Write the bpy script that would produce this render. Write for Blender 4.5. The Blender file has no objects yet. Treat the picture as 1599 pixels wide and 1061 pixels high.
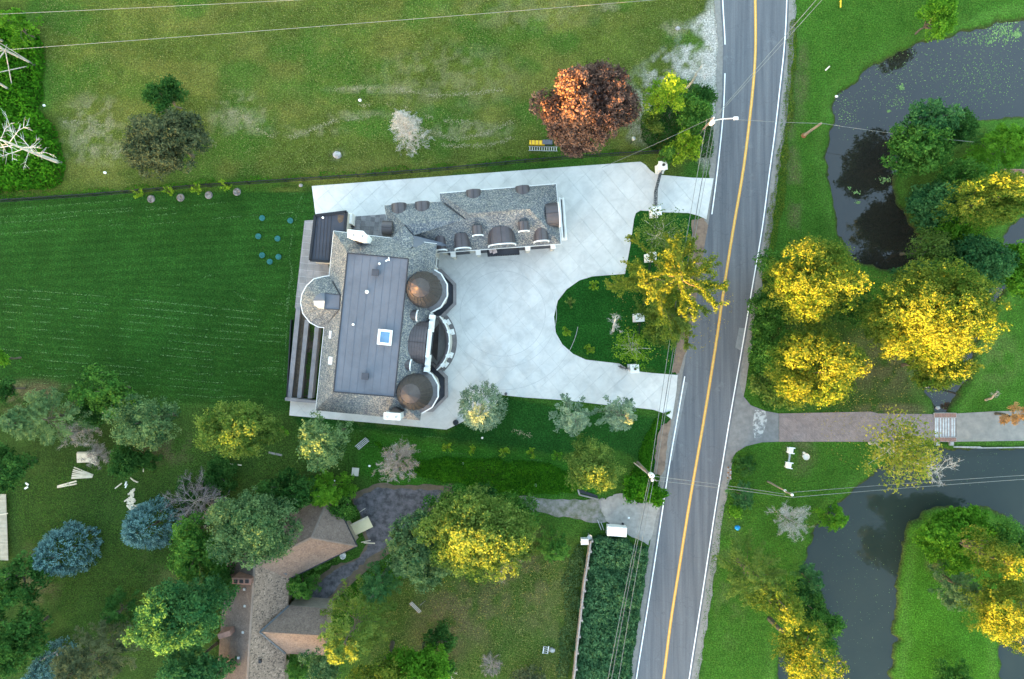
import bpy, bmesh, math, random
import numpy as np
from mathutils import Vector, Matrix
R_ = math.radians
sc = bpy.context.scene
COL = sc.collection
# ------------------------------------------------------------------ camera, sky, sun, exposure
CAM_H = 88.0            # metres above the lawn, looking straight down
PPM = 12.5              # photo pixels per metre on the ground
cam_d = bpy.data.cameras.new('camera'); cam = bpy.data.objects.new('camera', cam_d); COL.objects.link(cam)
cam.location = (0, 0, CAM_H); cam.rotation_euler = (0, 0, 0)
cam_d.sensor_width = 36; cam_d.sensor_fit = 'HORIZONTAL'
cam_d.lens = 18 / (799.5 / PPM / CAM_H)
cam_d.clip_start = 0.5; cam_d.clip_end = 6000
sc.camera = cam
TO_SUN = Vector((-0.64, -0.77, 0.0)).normalized()
SUN_EL = R_(3.6)
world = bpy.data.worlds.new('World'); sc.world = world; world.use_nodes = True
wn = world.node_tree; bg = wn.nodes['Background']
sky = wn.nodes.new('ShaderNodeTexSky'); sky.sky_type = 'NISHITA'; sky.sun_disc = False
sky.sun_elevation = SUN_EL; sky.sun_rotation = math.atan2(TO_SUN.x, TO_SUN.y)
sky.air_density = 1.0; sky.dust_density = 2.0; sky.ozone_density = 1.0
wn.links.new(sky.outputs[0], bg.inputs[0]); bg.inputs[1].default_value = 0.15
sun_d = bpy.data.lights.new('sun', 'SUN'); sun = bpy.data.objects.new('sun', sun_d); COL.objects.link(sun)
sun_d.energy = 4.6; sun_d.angle = R_(0.5); sun_d.color = (1.0, 0.43, 0.09)
sv = (TO_SUN * math.cos(SUN_EL) + Vector((0, 0, math.sin(SUN_EL))))
sun.rotation_euler = sv.to_track_quat('Z', 'Y').to_euler(); sun.location = sv * 60
sc.view_settings.view_transform = 'Standard'; sc.view_settings.look = 'None'
sc.view_settings.gamma = 1; sc.view_settings.use_curve_mapping = False
sc.view_settings.exposure = 4.3
sc.render.engine = 'CYCLES'
sc.cycles.max_bounces = 5; sc.cycles.diffuse_bounces = 3; sc.cycles.glossy_bounces = 2
sc.cycles.transmission_bounces = 3; sc.cycles.transparent_max_bounces = 4

# ------------------------------------------------------------------ helpers
def P(px, py, h=0.0, z=None):
    k = (1 - h / CAM_H) / PPM
    return Vector(((px - 799.5) * k, -(py - 530.5) * k, h if z is None else z))

def mixrgb(nt, fac, a, b, blend='MIX'):
    n = nt.nodes.new('ShaderNodeMix'); n.data_type = 'RGBA'; n.blend_type = blend
    for s, v in ((n.inputs[0], fac), (n.inputs[6], a), (n.inputs[7], b)):
        if hasattr(v, 'is_linked') or isinstance(v, bpy.types.NodeSocket): nt.links.new(v, s)
        else: s.default_value = v if isinstance(v, (int, float)) else (*v, 1)
    return n.outputs[2]

def ramp(nt, src, stops):
    n = nt.nodes.new('ShaderNodeValToRGB'); nt.links.new(src, n.inputs[0])
    while len(n.color_ramp.elements) > 1: n.color_ramp.elements.remove(n.color_ramp.elements[0])
    n.color_ramp.elements[0].position = stops[0][0]
    for i, (p, c) in enumerate(stops):
        e = n.color_ramp.elements[0] if i == 0 else n.color_ramp.elements.new(p)
        e.color = (*c, 1) if not isinstance(c, (int, float)) else (c, c, c, 1)
    return n.outputs[0]

def noise(nt, scale, detail=4, rough=0.6, vec=None, dist=0.0):
    n = nt.nodes.new('ShaderNodeTexNoise'); n.inputs['Scale'].default_value = scale
    n.inputs['Detail'].default_value = detail; n.inputs['Roughness'].default_value = rough
    n.inputs['Distortion'].default_value = dist
    if vec is not None: nt.links.new(vec, n.inputs['Vector'])
    return n.outputs[0]

def pos(nt, scale=(1, 1, 1), rot=(0, 0, 0)):
    g = nt.nodes.new('ShaderNodeNewGeometry'); m = nt.nodes.new('ShaderNodeMapping')
    nt.links.new(g.outputs['Position'], m.inputs[0])
    m.inputs['Scale'].default_value = scale; m.inputs['Rotation'].default_value = rot
    return m.outputs[0]

def new_mat(name):
    m = bpy.data.materials.new(name); m.use_nodes = True
    return m, m.node_tree, m.node_tree.nodes['Principled BSDF']

def bump(nt, b, src, strength=0.4, dist=0.05):
    n = nt.nodes.new('ShaderNodeBump'); n.inputs['Strength'].default_value = strength
    n.inputs['Distance'].default_value = dist
    nt.links.new(src, n.inputs['Height']); nt.links.new(n.outputs[0], b.inputs['Normal'])

def simple(name, c1, c2=None, scale=3.0, rough=0.8, metal=0.0, spec=0.3, bmp=0.2, rnd=0.0, lo=0.35, hi=0.65, detail=5, stain=0.0):
    m, nt, b = new_mat(name)
    b.inputs['Roughness'].default_value = rough; b.inputs['Metallic'].default_value = metal
    b.inputs['Specular IOR Level'].default_value = spec
    c2 = c2 or tuple(x * 0.75 for x in c1)
    f = noise(nt, scale, detail, 0.65, pos(nt))
    col = ramp(nt, f, [(lo, c2), (hi, c1)])
    if rnd:
        oi = nt.nodes.new('ShaderNodeObjectInfo')
        r = ramp(nt, oi.outputs['Random'], [(0, 1 - rnd), (1, 1 + rnd)])
        col = mixrgb(nt, 1.0, col, r, 'MULTIPLY')
    if stain:
        col = mixrgb(nt, 1.0, col, ramp(nt, noise(nt, stain, 9, 0.72, pos(nt), 0.6), [(0.36, 0.87), (0.54, 1.0)]), 'MULTIPLY')
    nt.links.new(col, b.inputs['Base Color'])
    if bmp: bump(nt, b, noise(nt, scale * 4, 3, 0.6, pos(nt)), bmp, 0.03)
    return m

class MB:
    def __init__(s): s.v = []; s.f = []
    def add(s, vs, fs):
        o = len(s.v); s.v += [tuple(v) for v in vs]; s.f += [tuple(i + o for i in f) for f in fs]; return s
    def quad(s, *p): return s.add(p, [tuple(range(len(p)))])
    def box(s, c, size, rz=0.0, tilt=None):
        cx, cy, cz = c; hx, hy, hz = size[0] / 2, size[1] / 2, size[2] / 2
        ca, sa = math.cos(rz), math.sin(rz); vs = []
        for dz in (-hz, hz):
            for dx, dy in ((-hx, -hy), (hx, -hy), (hx, hy), (-hx, hy)):
                zz = dz + (tilt[0] * dx + tilt[1] * dy if tilt else 0)
                vs.append((cx + dx * ca - dy * sa, cy + dx * sa + dy * ca, cz + zz))
        return s.add(vs, [(3, 2, 1, 0), (4, 5, 6, 7), (0, 1, 5, 4), (1, 2, 6, 5), (2, 3, 7, 6), (3, 0, 4, 7)])
    def beam(s, a, b, w, h):
        a, b = Vector(a), Vector(b); d = (b - a).normalized()
        up = Vector((0, 0, 1)) if abs(d.z) < .95 else Vector((1, 0, 0))
        x = d.cross(up).normalized() * w / 2; y = x.cross(d).normalized() * h / 2
        vs = [p + q for p in (a, b) for q in (-x - y, x - y, x + y, -x + y)]
        return s.add(vs, [(0, 1, 2, 3), (7, 6, 5, 4), (0, 4, 5, 1), (1, 5, 6, 2), (2, 6, 7, 3), (3, 7, 4, 0)])
    def prism(s, pts, z0, z1):
        n = len(pts)
        ar = sum(pts[i][0] * pts[(i + 1) % n][1] - pts[(i + 1) % n][0] * pts[i][1] for i in range(n))
        if ar < 0: pts = list(pts)[::-1]
        vs = [(p[0], p[1], z0) for p in pts] + [(p[0], p[1], z1) for p in pts]
        fs = [tuple(range(n - 1, -1, -1)), tuple(range(n, 2 * n))] + [(i, (i + 1) % n, n + (i + 1) % n, n + i) for i in range(n)]
        return s.add(vs, fs)
    def tube(s, pts, radii, n=6, cap=True):
        pts = [Vector(p) for p in pts]; m = len(pts)
        if isinstance(radii, (int, float)): radii = [radii] * m
        o = len(s.v); prev = None
        for i, p in enumerate(pts):
            d = (pts[min(i + 1, m - 1)] - pts[max(i - 1, 0)])
            d = d.normalized() if d.length > 1e-6 else Vector((0, 0, 1))
            if prev is None:
                ref = Vector((0, 0, 1)) if abs(d.z) < 0.9 else Vector((1, 0, 0))
                x = d.cross(ref).normalized()
            else:
                x = (prev - d * prev.dot(d)); x = x.normalized() if x.length > 1e-6 else d.orthogonal().normalized()
            prev = x; y = d.cross(x)
            for k in range(n):
                a = 2 * math.pi * k / n
                s.v.append(tuple(p + (x * math.cos(a) + y * math.sin(a)) * radii[i]))
        for i in range(m - 1):
            for k in range(n):
                s.f.append((o + i * n + k, o + i * n + (k + 1) % n, o + (i + 1) * n + (k + 1) % n, o + (i + 1) * n + k))
        if cap:
            s.f.append(tuple(o + k for k in range(n))[::-1]); s.f.append(tuple(o + (m - 1) * n + k for k in range(n)))
        return s
    def lathe(s, c, prof, n=16, a0=0.0, a1=2 * math.pi, close=True):
        o = len(s.v); m = len(prof); k1 = n if close else n + 1
        for j in range(k1):
            a = a0 + (a1 - a0) * j / n
            for r, z in prof: s.v.append((c[0] + r * math.cos(a), c[1] + r * math.sin(a), c[2] + z))
        for j in range(n):
            jj = (j + 1) % n if close else j + 1
            for i in range(m - 1):
                s.f.append((o + j * m + i, o + jj * m + i, o + jj * m + i + 1, o + j * m + i + 1))
        return s

def obj(name, mb, mat, parent=None, smooth=False, kind=None):
    me = bpy.data.meshes.new(name)
    off = Vector(parent_loc(parent)) if parent is not None else Vector((0, 0, 0))
    vs = mb.v if off.length == 0 else [(v[0] - off.x, v[1] - off.y, v[2] - off.z) for v in mb.v]
    me.from_pydata(vs, [], mb.f); me.validate()
    if mat: me.materials.append(mat)
    if smooth: me.polygons.foreach_set('use_smooth', [True] * len(me.polygons))
    o = bpy.data.objects.new(name, me); COL.objects.link(o)
    if parent is not None: o.parent = parent
    if kind: o['kind'] = kind
    return o
def parent_loc(p):
    t = Vector((0, 0, 0))
    while p is not None: t += p.location; p = p.parent
    return t
def tag(o, label=None, cat=None, group=None, kind=None):
    if label: o['label'] = label
    if cat: o['category'] = cat
    if group: o['group'] = group
    if kind: o['kind'] = kind
    return o
def thing(name, label, cat, loc=(0, 0, 0), group=None):
    o = bpy.data.objects.new(name, None); COL.objects.link(o); o.location = loc; o.empty_display_size = 0.3
    return tag(o, label, cat, group)
def copy_tree(o, parent=None):
    c = o.copy(); COL.objects.link(c)
    if parent is not None: c.parent = parent
    for ch in list(o.children): copy_tree(ch, c)
    return c
def dup(o, loc, rz=0.0, label=None, scale=None):
    c = copy_tree(o); c.location = loc; c.rotation_euler = (0, 0, rz)
    if scale: c.scale = (scale,) * 3
    if label: c['label'] = label
    return c

# numpy value noise
def vnoise(x, y, scale, seed):
    g = np.random.default_rng(seed).random((257, 257))
    X = x * scale + 1000.37; Y = y * scale + 1000.71
    xi = np.floor(X).astype(int); yi = np.floor(Y).astype(int); fx = X - xi; fy = Y - yi
    fx = fx * fx * (3 - 2 * fx); fy = fy * fy * (3 - 2 * fy)
    x0 = xi % 256; y0 = yi % 256; x1 = (xi + 1) % 256; y1 = (yi + 1) % 256
    return (g[x0, y0] * (1 - fx) + g[x1, y0] * fx) * (1 - fy) + (g[x0, y1] * (1 - fx) + g[x1, y1] * fx) * fy
def fbm(x, y, scale, seed, oct=4):
    t = 0; a = 1; s = 0
    for i in range(oct): t = t + a * vnoise(x, y, scale * 2 ** i, seed + i); s += a; a *= 0.55
    return t / s
def sdist(X, Y, poly):
    """signed distance to polygon, negative inside"""
    d = np.full(X.shape, 1e9); ins = np.zeros(X.shape, bool); n = len(poly)
    for i in range(n):
        ax, ay = poly[i][0], poly[i][1]; bx, by = poly[(i + 1) % n][0], poly[(i + 1) % n][1]
        ex, ey = bx - ax, by - ay; wx, wy = X - ax, Y - ay
        t = np.clip((wx * ex + wy * ey) / max(ex * ex + ey * ey, 1e-9), 0, 1)
        d = np.minimum(d, (wx - ex * t) ** 2 + (wy - ey * t) ** 2)
        c = ((ay > Y) != (by > Y))
        with np.errstate(divide='ignore', invalid='ignore'):
            xx = ex * (Y - ay) / (ey if abs(ey) > 1e-12 else 1e-12) + ax
        ins ^= (c & (X < xx))
    d = np.sqrt(d); return np.where(ins, -d, d)
def sstep(a, b, x):
    t = np.clip((x - a) / (b - a), 0, 1); return t * t * (3 - 2 * t)
def wp(pts, h=0.0): return [tuple(P(x, y, h)[:2]) for x, y in pts]

# ------------------------------------------------------------------ shared materials
M = {}
def lawn_mat():
    m, nt, b = new_mat('turf')
    at = nt.nodes.new('ShaderNodeAttribute'); at.attribute_name = 'turf_colour'
    p = pos(nt)
    f1 = ramp(nt, noise(nt, 5.5, 5, 0.75, p), [(0.28, 0.25), (0.5, 0.95), (0.72, 2.1)])
    f2 = ramp(nt, noise(nt, 1.0, 5, 0.7, p), [(0.35, (0.84, 0.88, 0.86)), (0.65, (1.16, 1.12, 1.1))])
    c = mixrgb(nt, 1.0, at.outputs['Color'], f1, 'MULTIPLY'); c = mixrgb(nt, 1.0, c, f2, 'MULTIPLY')
    dry = ramp(nt, noise(nt, 3.0, 6, 0.8, p, 0.3), [(0.60, 0.0), (0.72, 0.35)])
    c = mixrgb(nt, dry, c, (0.16, 0.15, 0.07))
    nt.links.new(c, b.inputs['Base Color']); b.inputs['Roughness'].default_value = 0.95
    b.inputs['Specular IOR Level'].default_value = 0.05
    bump(nt, b, noise(nt, 7, 5, 0.75, p), 0.9, 0.12)
    return m
M['turf'] = lawn_mat()
def foliage(name, dark, light, trans=0.42):
    m = bpy.data.materials.new(name); m.use_nodes = True; nt = m.node_tree
    nt.nodes.remove(nt.nodes['Principled BSDF']); out = nt.nodes['Material Output']
    at = nt.nodes.new('ShaderNodeAttribute'); at.attribute_name = 'tint'
    c = ramp(nt, at.outputs['Fac'], [(0.0, dark), (1.0, light)])
    d = nt.nodes.new('ShaderNodeBsdfDiffuse'); t = nt.nodes.new('ShaderNodeBsdfTranslucent'); mx = nt.nodes.new('ShaderNodeMixShader')
    nt.links.new(c, d.inputs[0]); nt.links.new(c, t.inputs[0]); mx.inputs[0].default_value = trans
    nt.links.new(d.outputs[0], mx.inputs[1]); nt.links.new(t.outputs[0], mx.inputs[2]); nt.links.new(mx.outputs[0], out.inputs[0])
    return m
G = 1.0
LEAF = {
 'maple':   foliage('maple_leaf',   (0.026, 0.100, 0.018), (0.115, 0.26, 0.045)),
 'deep':    foliage('deep_leaf',    (0.018, 0.070, 0.016), (0.075, 0.185, 0.040)),
 'bright':  foliage('bright_leaf',  (0.045, 0.150, 0.012), (0.150, 0.34, 0.030)),
 'lime':    foliage('lime_leaf',    (0.09, 0.21, 0.015),  (0.26, 0.38, 0.035)),
 'grey':    foliage('grey_leaf',    (0.028, 0.050, 0.028), (0.150, 0.175, 0.085)),
 'sage':    foliage('sage_leaf',    (0.030, 0.090, 0.036), (0.170, 0.265, 0.105)),
 'olive':   foliage('olive_leaf',   (0.050, 0.115, 0.020), (0.180, 0.255, 0.055)),
 'teal':    foliage('teal_leaf',    (0.020, 0.085, 0.030), (0.095, 0.225, 0.070)),
 'gold':    foliage('gold_leaf',    (0.050, 0.115, 0.016), (0.200, 0.240, 0.035)),
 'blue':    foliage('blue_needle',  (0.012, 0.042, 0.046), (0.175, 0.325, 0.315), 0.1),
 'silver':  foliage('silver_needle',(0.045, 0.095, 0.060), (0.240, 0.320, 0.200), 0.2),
 'purple':  foliage('purple_leaf',  (0.042, 0.027, 0.025), (0.185, 0.120, 0.092), 0.2),
 'autumn':  foliage('autumn_leaf',  (0.10, 0.20, 0.02),   (0.42, 0.36, 0.06)),
 'orange':  foliage('orange_leaf',  (0.32, 0.16, 0.05),   (0.60, 0.36, 0.16)),
 'vine':    foliage('vine_leaf',    (0.018, 0.080, 0.034), (0.150, 0.300, 0.130)),
 'weed':    foliage('weed_leaf',    (0.020, 0.105, 0.008), (0.095, 0.29, 0.016)),
 'clip':    foliage('clipping',     (0.065, 0.14, 0.045),  (0.16, 0.25, 0.11), 0.0),
 'dry':     foliage('mixed_grass',  (0.030, 0.085, 0.012), (0.26, 0.25, 0.09), 0.0),
 'bankg':   foliage('fresh_grass',  (0.022, 0.085, 0.010), (0.110, 0.20, 0.035), 0.0),
 'straw':   foliage('straw',        (0.14, 0.15, 0.07),  (0.34, 0.30, 0.20), 0.0),
 'alga':    foliage('alga',         (0.060, 0.120, 0.055), (0.20, 0.30, 0.10), 0.0),
 'deadtw':  foliage('dead_twig',    (0.14, 0.12, 0.105),   (0.36, 0.32, 0.28), 0.0),
 'deadwh':  foliage('pale_twig',    (0.26, 0.26, 0.24),   (0.50, 0.49, 0.45), 0.0),
 'deadvi':  foliage('violet_twig',  (0.085, 0.075, 0.08),   (0.22, 0.19, 0.20), 0.0),
}
M['bark'] = simple('bark', (0.10, 0.085, 0.065), scale=4)
M['bark_pale'] = simple('pale_bark', (0.55, 0.53, 0.48), (0.35, 0.33, 0.30), scale=5)
M['bark_dead'] = simple('dead_bark', (0.36, 0.32, 0.28), (0.2, 0.17, 0.15), scale=5)
M['concrete'] = simple('concrete', (0.57, 0.565, 0.535), (0.49, 0.487, 0.465), scale=0.45, rough=0.85, bmp=0.1, rnd=0.035, detail=8, stain=0.5)
M['joint'] = simple('joint', (0.50, 0.50, 0.48), scale=2, rough=0.9)
M['arcline'] = simple('scored_line', (0.46, 0.46, 0.45), scale=2, rough=0.9)
M['white'] = simple('white_trim', (0.80, 0.79, 0.76), (0.72, 0.71, 0.68), scale=2, rough=0.5, bmp=0.05)
M['stone'] = simple('limestone', (0.55, 0.52, 0.46), (0.45, 0.42, 0.37), scale=2, rough=0.8)
M['black'] = simple('black_metal', (0.022, 0.024, 0.028), scale=4, rough=0.4, metal=0.2, bmp=0.0)
M['darkroof'] = simple('dark_membrane', (0.050, 0.053, 0.066), (0.038, 0.040, 0.050), scale=1.2, rough=0.6, bmp=0.1)
M['glass'] = simple('window_glass', (0.03, 0.045, 0.07), scale=1, rough=0.05, spec=0.8, bmp=0.0)
M['skyglass'] = simple('skylight_glass', (0.10, 0.22, 0.36), (0.06, 0.13, 0.22), scale=0.6, rough=0.08, spec=1.0, bmp=0.0)
M['bronze'] = simple('bronze_metal', (0.088, 0.074, 0.075), (0.066, 0.057, 0.060), scale=1.0, rough=0.55, metal=0.0, spec=0.4, bmp=0.05)
M['bronze_d'] = simple('bronze_seam', (0.055, 0.045, 0.042), scale=1.5, rough=0.55, bmp=0.0)
M['slate'] = simple('slate_skirt', (0.105, 0.105, 0.12), scale=1.5, rough=0.6)
M['steel'] = simple('galvanised_steel', (0.38, 0.39, 0.38), (0.28, 0.29, 0.28), scale=3, rough=0.5, metal=0.3)
M['wire'] = simple('cable', (0.20, 0.21, 0.20), scale=3, rough=0.5, bmp=0)
M['wire_d'] = simple('dark_cable', (0.12, 0.13, 0.13), scale=3, rough=0.6, bmp=0)
M['lumber'] = simple('lumber', (0.62, 0.55, 0.42), (0.48, 0.42, 0.31), scale=2, rough=0.8, rnd=0.15)
M['pole'] = simple('pole_wood', (0.26, 0.22, 0.17), (0.17, 0.14, 0.11), scale=3)
M['grey_board'] = simple('weathered_board', (0.26, 0.24, 0.23), (0.17, 0.16, 0.15), scale=2)
M['brick'] = simple('red_brick', (0.27, 0.15, 0.115), (0.18, 0.10, 0.08), scale=3)
M['rust'] = simple('rust', (0.25, 0.12, 0.06), scale=3)
M['blue'] = simple('blue_plastic', (0.02, 0.28, 0.60), scale=3, rough=0.4)
M['cyan'] = simple('turquoise_disc', (0.025, 0.15, 0.14), (0.015, 0.09, 0.09), scale=4)
M['yellow'] = simple('yellow_paint', (0.75, 0.48, 0.03), scale=3)
M['rock'] = simple('rock', (0.36, 0.35, 0.34), (0.20, 0.19, 0.18), scale=3, bmp=0.6)
M['mulch'] = simple('mulch_soil', (0.10, 0.075, 0.055), (0.05, 0.04, 0.03), scale=3, rough=0.95, bmp=0.6)
# ------------------------------------------------------------------ terrain with ponds
rng = np.random.default_rng(7)
POND1 = [(1660,25),(1575,27),(1545,35),(1480,52),(1440,62),(1400,80),(1370,95),(1345,115),(1335,128),(1318,135),(1305,150),(1300,165),(1299,190),(1293,215),(1288,240),(1292,262),(1298,300),(1305,330),(1311,375),(1322,398),(1350,416),(1385,424),(1440,418),(1452,390),(1428,350),(1420,332),(1405,312),(1399,292),(1400,275),(1412,262),(1440,240),(1500,214),(1530,188),(1660,185)]
POND1B = [(1600,335),(1580,348),(1569,366),(1564,395),(1560,430),(1540,455),(1560,470),(1585,440),(1600,410),(1660,400),(1660,330)]
CHAN = [(1420,500),(1425,560),(1440,590),(1444,612),(1456,628),(1459,645),(1459,692),(1486,692),(1486,645),(1500,618),(1515,598),(1523,575),(1524,550),(1540,500),(1560,470),(1540,450),(1500,480)]
POND2 = [(1660,699),(1489,699),(1440,697),(1400,712),(1362,742),(1340,757),(1312,780),(1288,800),(1270,825),(1260,858),(1254,888),(1270,915),(1290,945),(1300,985),(1292,1012),(1235,1014),(1214,1012),(1212,1110),(1660,1110)]
ISLE2 = [(1423,820),(1433,813),(1441,811),(1446,801),(1475,796),(1530,795),(1568,806),(1590,835),(1606,870),(1590,950),(1561,990),(1563,1110),(1392,1110),(1396,1050),(1401,1030),(1399,1012),(1408,1002),(1400,990),(1402,950),(1405,915),(1411,880),(1415,850)]
SX, SY, ST = 78, 54, 0.3
nx, ny = int(2 * SX / ST) + 1, int(2 * SY / ST) + 1
gx = np.linspace(-SX, SX, nx); gy = np.linspace(-SY, SY, ny)
GX, GY = np.meshgrid(gx, gy, indexing='xy'); X = GX.ravel(); Y = GY.ravel()
PX = X * PPM + 799.5; PY = 530.5 - Y * PPM
edge = (fbm(X, Y, 0.9, 3, 3) - 0.5) * 1.0
dp = np.minimum.reduce([sdist(X, Y, wp(q)) for q in (POND1, POND1B, CHAN)])
d2 = np.maximum(sdist(X, Y, wp(POND2)), -sdist(X, Y, wp(ISLE2)))
dp = np.minimum(dp, d2); dpe = dp + edge * sstep(0, 0.6, np.abs(dp) + 0.45)
Z = -1.5 * (1 - sstep(-1.6, 0.35, dpe))
Z += np.where(dp > 1.5, (fbm(X, Y, 0.5, 11, 3) - 0.5) * 0.05, 0) - 0.02
# turf colour per zone (real growth differences: mown lawn, dry meadow, banks, bare soil)
def zone(poly, col, feather, ns=0.5, amp=1.6):
    global C
    d = sdist(X, Y, wp(poly)) + (fbm(X, Y, ns, hash(tuple(map(tuple, poly))) % 997, 3) - 0.5) * amp
    w = (1 - sstep(-feather, feather, d))[:, None]; C = C * (1 - w) + np.array(col)[None] * w
def patch(cx, cy, rx, ry, col, strength=1.0, thr=0.5, seed=1, sc_=0.9, ang=0.0):
    """irregular patch of different growth"""
    global C
    dx, dy = PX - cx, PY - cy; ca, sa = math.cos(ang), math.sin(ang)
    q = ((dx * ca + dy * sa) / rx) ** 2 + ((-dx * sa + dy * ca) / ry) ** 2
    m = np.clip(1.15 - q, 0, 1) * sstep(thr - 0.10, thr + 0.12, fbm(X, Y, sc_, seed, 4)) * strength
    C = C * (1 - m[:, None]) + np.array(col)[None] * m[:, None]
C = np.tile(np.array([[0.035, 0.085, 0.020]]), (len(X), 1))
fence_pts = [(0,315),(150,306),(300,293),(420,285),(560,276),(700,265),(820,252),(1025,237)]
zone([(-200,-200),(1120,-200),(1115,240),(1025,238),(820,254),(560,278),(300,295),(-200,325)], (0.076, 0.098, 0.027), 0.5)
zone([(-200,318),(300,296),(488,285),(492,335),(470,500),(452,640),(300,630),(-200,640)], (0.026, 0.076, 0.020), 0.4)
zone([(-200,600),(452,640),(470,680),(560,760),(380,900),(340,1150),(-200,1150)], (0.038, 0.068, 0.022), 2.5)
zone([(452,650),(700,672),(780,622),(1050,655),(1030,745),(960,700),(860,708),(560,672),(470,662)], (0.014, 0.058, 0.014), 0.3)
zone([(570,676),(860,712),(900,720),(940,770),(860,780),(700,770),(560,745)], (0.030, 0.105, 0.016), 0.8)
zone([(600,900),(760,850),(900,840),(920,850),(890,1150),(500,1150)], (0.048, 0.084, 0.024), 1.2)
zone([(864,425),(990,330),(1085,335),(1070,585),(940,570),(860,540)], (0.014, 0.066, 0.014), 0.3)
zone([(1228,-200),(1800,-200),(1800,1200),(1080,1200),(1120,800),(1165,520)], (0.046, 0.118, 0.022), 0.5)
zone([(1330,500),(1460,540),(1450,650),(1340,645),(1200,640),(1180,400),(1300,400)], (0.035, 0.066, 0.018), 1.5)
zone([(1395,250),(1540,200),(1540,400),(1460,400),(1420,340)], (0.040, 0.072, 0.014), 0.6)
zone([(1400,820),(1599,790),(1640,1100),(1390,1100)], (0.042, 0.118, 0.016), 0.4)
# broad growth variation
v = fbm(X, Y, 0.06, 21, 4)
C *= (0.78 + 0.44 * v)[:, None]
north = (PY < 300) & (PX < 1120)
C *= np.where(north, 0.70 + 0.60 * fbm(X, Y * 1.8, 0.8, 57, 4), 1.0)[:, None]
dry = sstep(0.45, 0.66, fbm(X * 0.7, Y * 1.6, 0.16, 33, 5)) * north * 0.65
C = C * (1 - dry[:, None]) + np.array([[0.135, 0.130, 0.050]]) * dry[:, None]
grn = sstep(0.48, 0.68, fbm(X, Y * 1.5, 0.13, 35, 4)) * north * 0.6
C = C * (1 - grn[:, None]) + np.array([[0.036, 0.105, 0.020]]) * grn[:, None]
C = C * np.array([[0.86, 0.93, 0.50]]) + np.array([[0, 0, .002]])
rear = (1 - sstep(-0.4, 0.4, sdist(X, Y, wp([(-200,318),(300,296),(488,285),(492,335),(470,500),(452,640),(300,630),(-200,640)]))))[:, None]
C = C * (1 - rear * np.array([[.30, .22, .28]]))
C *= (0.74 + 0.52 * fbm(X, Y, 0.45, 91, 4))[:, None]
TAN = (0.22, 0.20, 0.125)
for a in [(145,200,55,60,0.8,.45),(375,175,50,35,.85,.45),(370,190,60,25,.6,.42),(180,240,80,22,.7,.45),(590,140,90,8,.6,.35),(560,180,60,9,.6,.4),
          (460,205,90,10,.5,.4),(735,205,80,16,.6,.42),(700,120,130,60,.35,.45),(820,20,140,30,.3,.4),(1052,45,24,14,.9,.3),(950,12,20,8,.8,.3),(527,243,14,10,.8,.3)]:
    patch(a[0], a[1], a[2], a[3], TAN, a[4] * .8, a[5] + .07, seed=int(a[0]), sc_=1.1)
GRAV = (0.36, 0.34, 0.31)
for a in [(1085,90,35,60,.9,.46),(1060,110,60,40,.8,.5),(1110,140,28,70,1,.38),(1030,150,60,60,.55,.52),(1100,40,22,20,.9,.4),(1005,200,40,30,.4,.5),(1100,210,16,60,.7,.4),(1112,70,16,80,1,.3)]:
    patch(a[0], a[1], a[2], a[3], GRAV, a[4], a[5], seed=int(a[0] + a[1]), sc_=1.0)
BR = (0.11, 0.085, 0.05)
for a in [(720,960,80,70,.6,.45),(690,990,60,60,.6,.42),(820,900,70,90,.5,.48),(860,980,40,90,.4,.45),(250,700,70,30,.6,.45),(50,620,80,30,.7,.4),(600,650,80,20,.4,.5),(370,840,50,30,.4,.4),(280,880,60,80,.3,.45),(60,900,40,60,.5,.45),
          (740,545+200,60,25,.3,.5),(1380,570,90,60,.5,.45),(1390,640,70,12,.7,.35),(1250,120,16,80,.5,.45),(1240,300,14,90,.6,.42),(1230,200,14,80,.6,.4),(1140,900,30,120,.4,.5),(1250,710,30,40,.5,.42),(1550,560,50,50,.35,.45),(1460,860,18,50,.6,.4)]:
    patch(a[0], a[1], a[2], a[3], BR if a[4] > .45 else (0.12, 0.12, 0.05), a[4], a[5], seed=int(a[0] + 2 * a[1]), sc_=0.7)
# mown rows on the rear lawn
row = (PX > -100) & (PX < 500) & (PY > 310) & (PY < 640)
rows = np.sin((PY - 0.085 * PX - 1.2 * np.sin(PX / 60)) * 2 * np.pi / 11.0)
rows2 = np.sin((PY + 0.06 * PX) * 2 * np.pi / 13.0)
rr = np.where(PY > 440, rows, rows2) * row * 0.12
C *= (1 + rr)[:, None]
# wet dark soil under the water and along the bank
wet = (1 - sstep(-0.5, 0.25, dpe))[:, None]; C = C * (1 - wet) + np.array([[0.040, 0.033, 0.020]]) * wet
bank = (np.exp(-((dp - 0.9) / 0.6) ** 2) * 0.35)[:, None] * (dp > 0)[:, None]
C = C * (1 - bank) + np.array([[0.075, 0.15, 0.028]]) * bank
C = np.clip(C, 0.004, 1)
verts = np.stack([X, Y, Z], 1)
idx = np.arange(nx * ny).reshape(ny, nx)
quads = np.stack([idx[:-1, :-1], idx[:-1, 1:], idx[1:, 1:], idx[1:, :-1]], -1).reshape(-1, 4)
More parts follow.
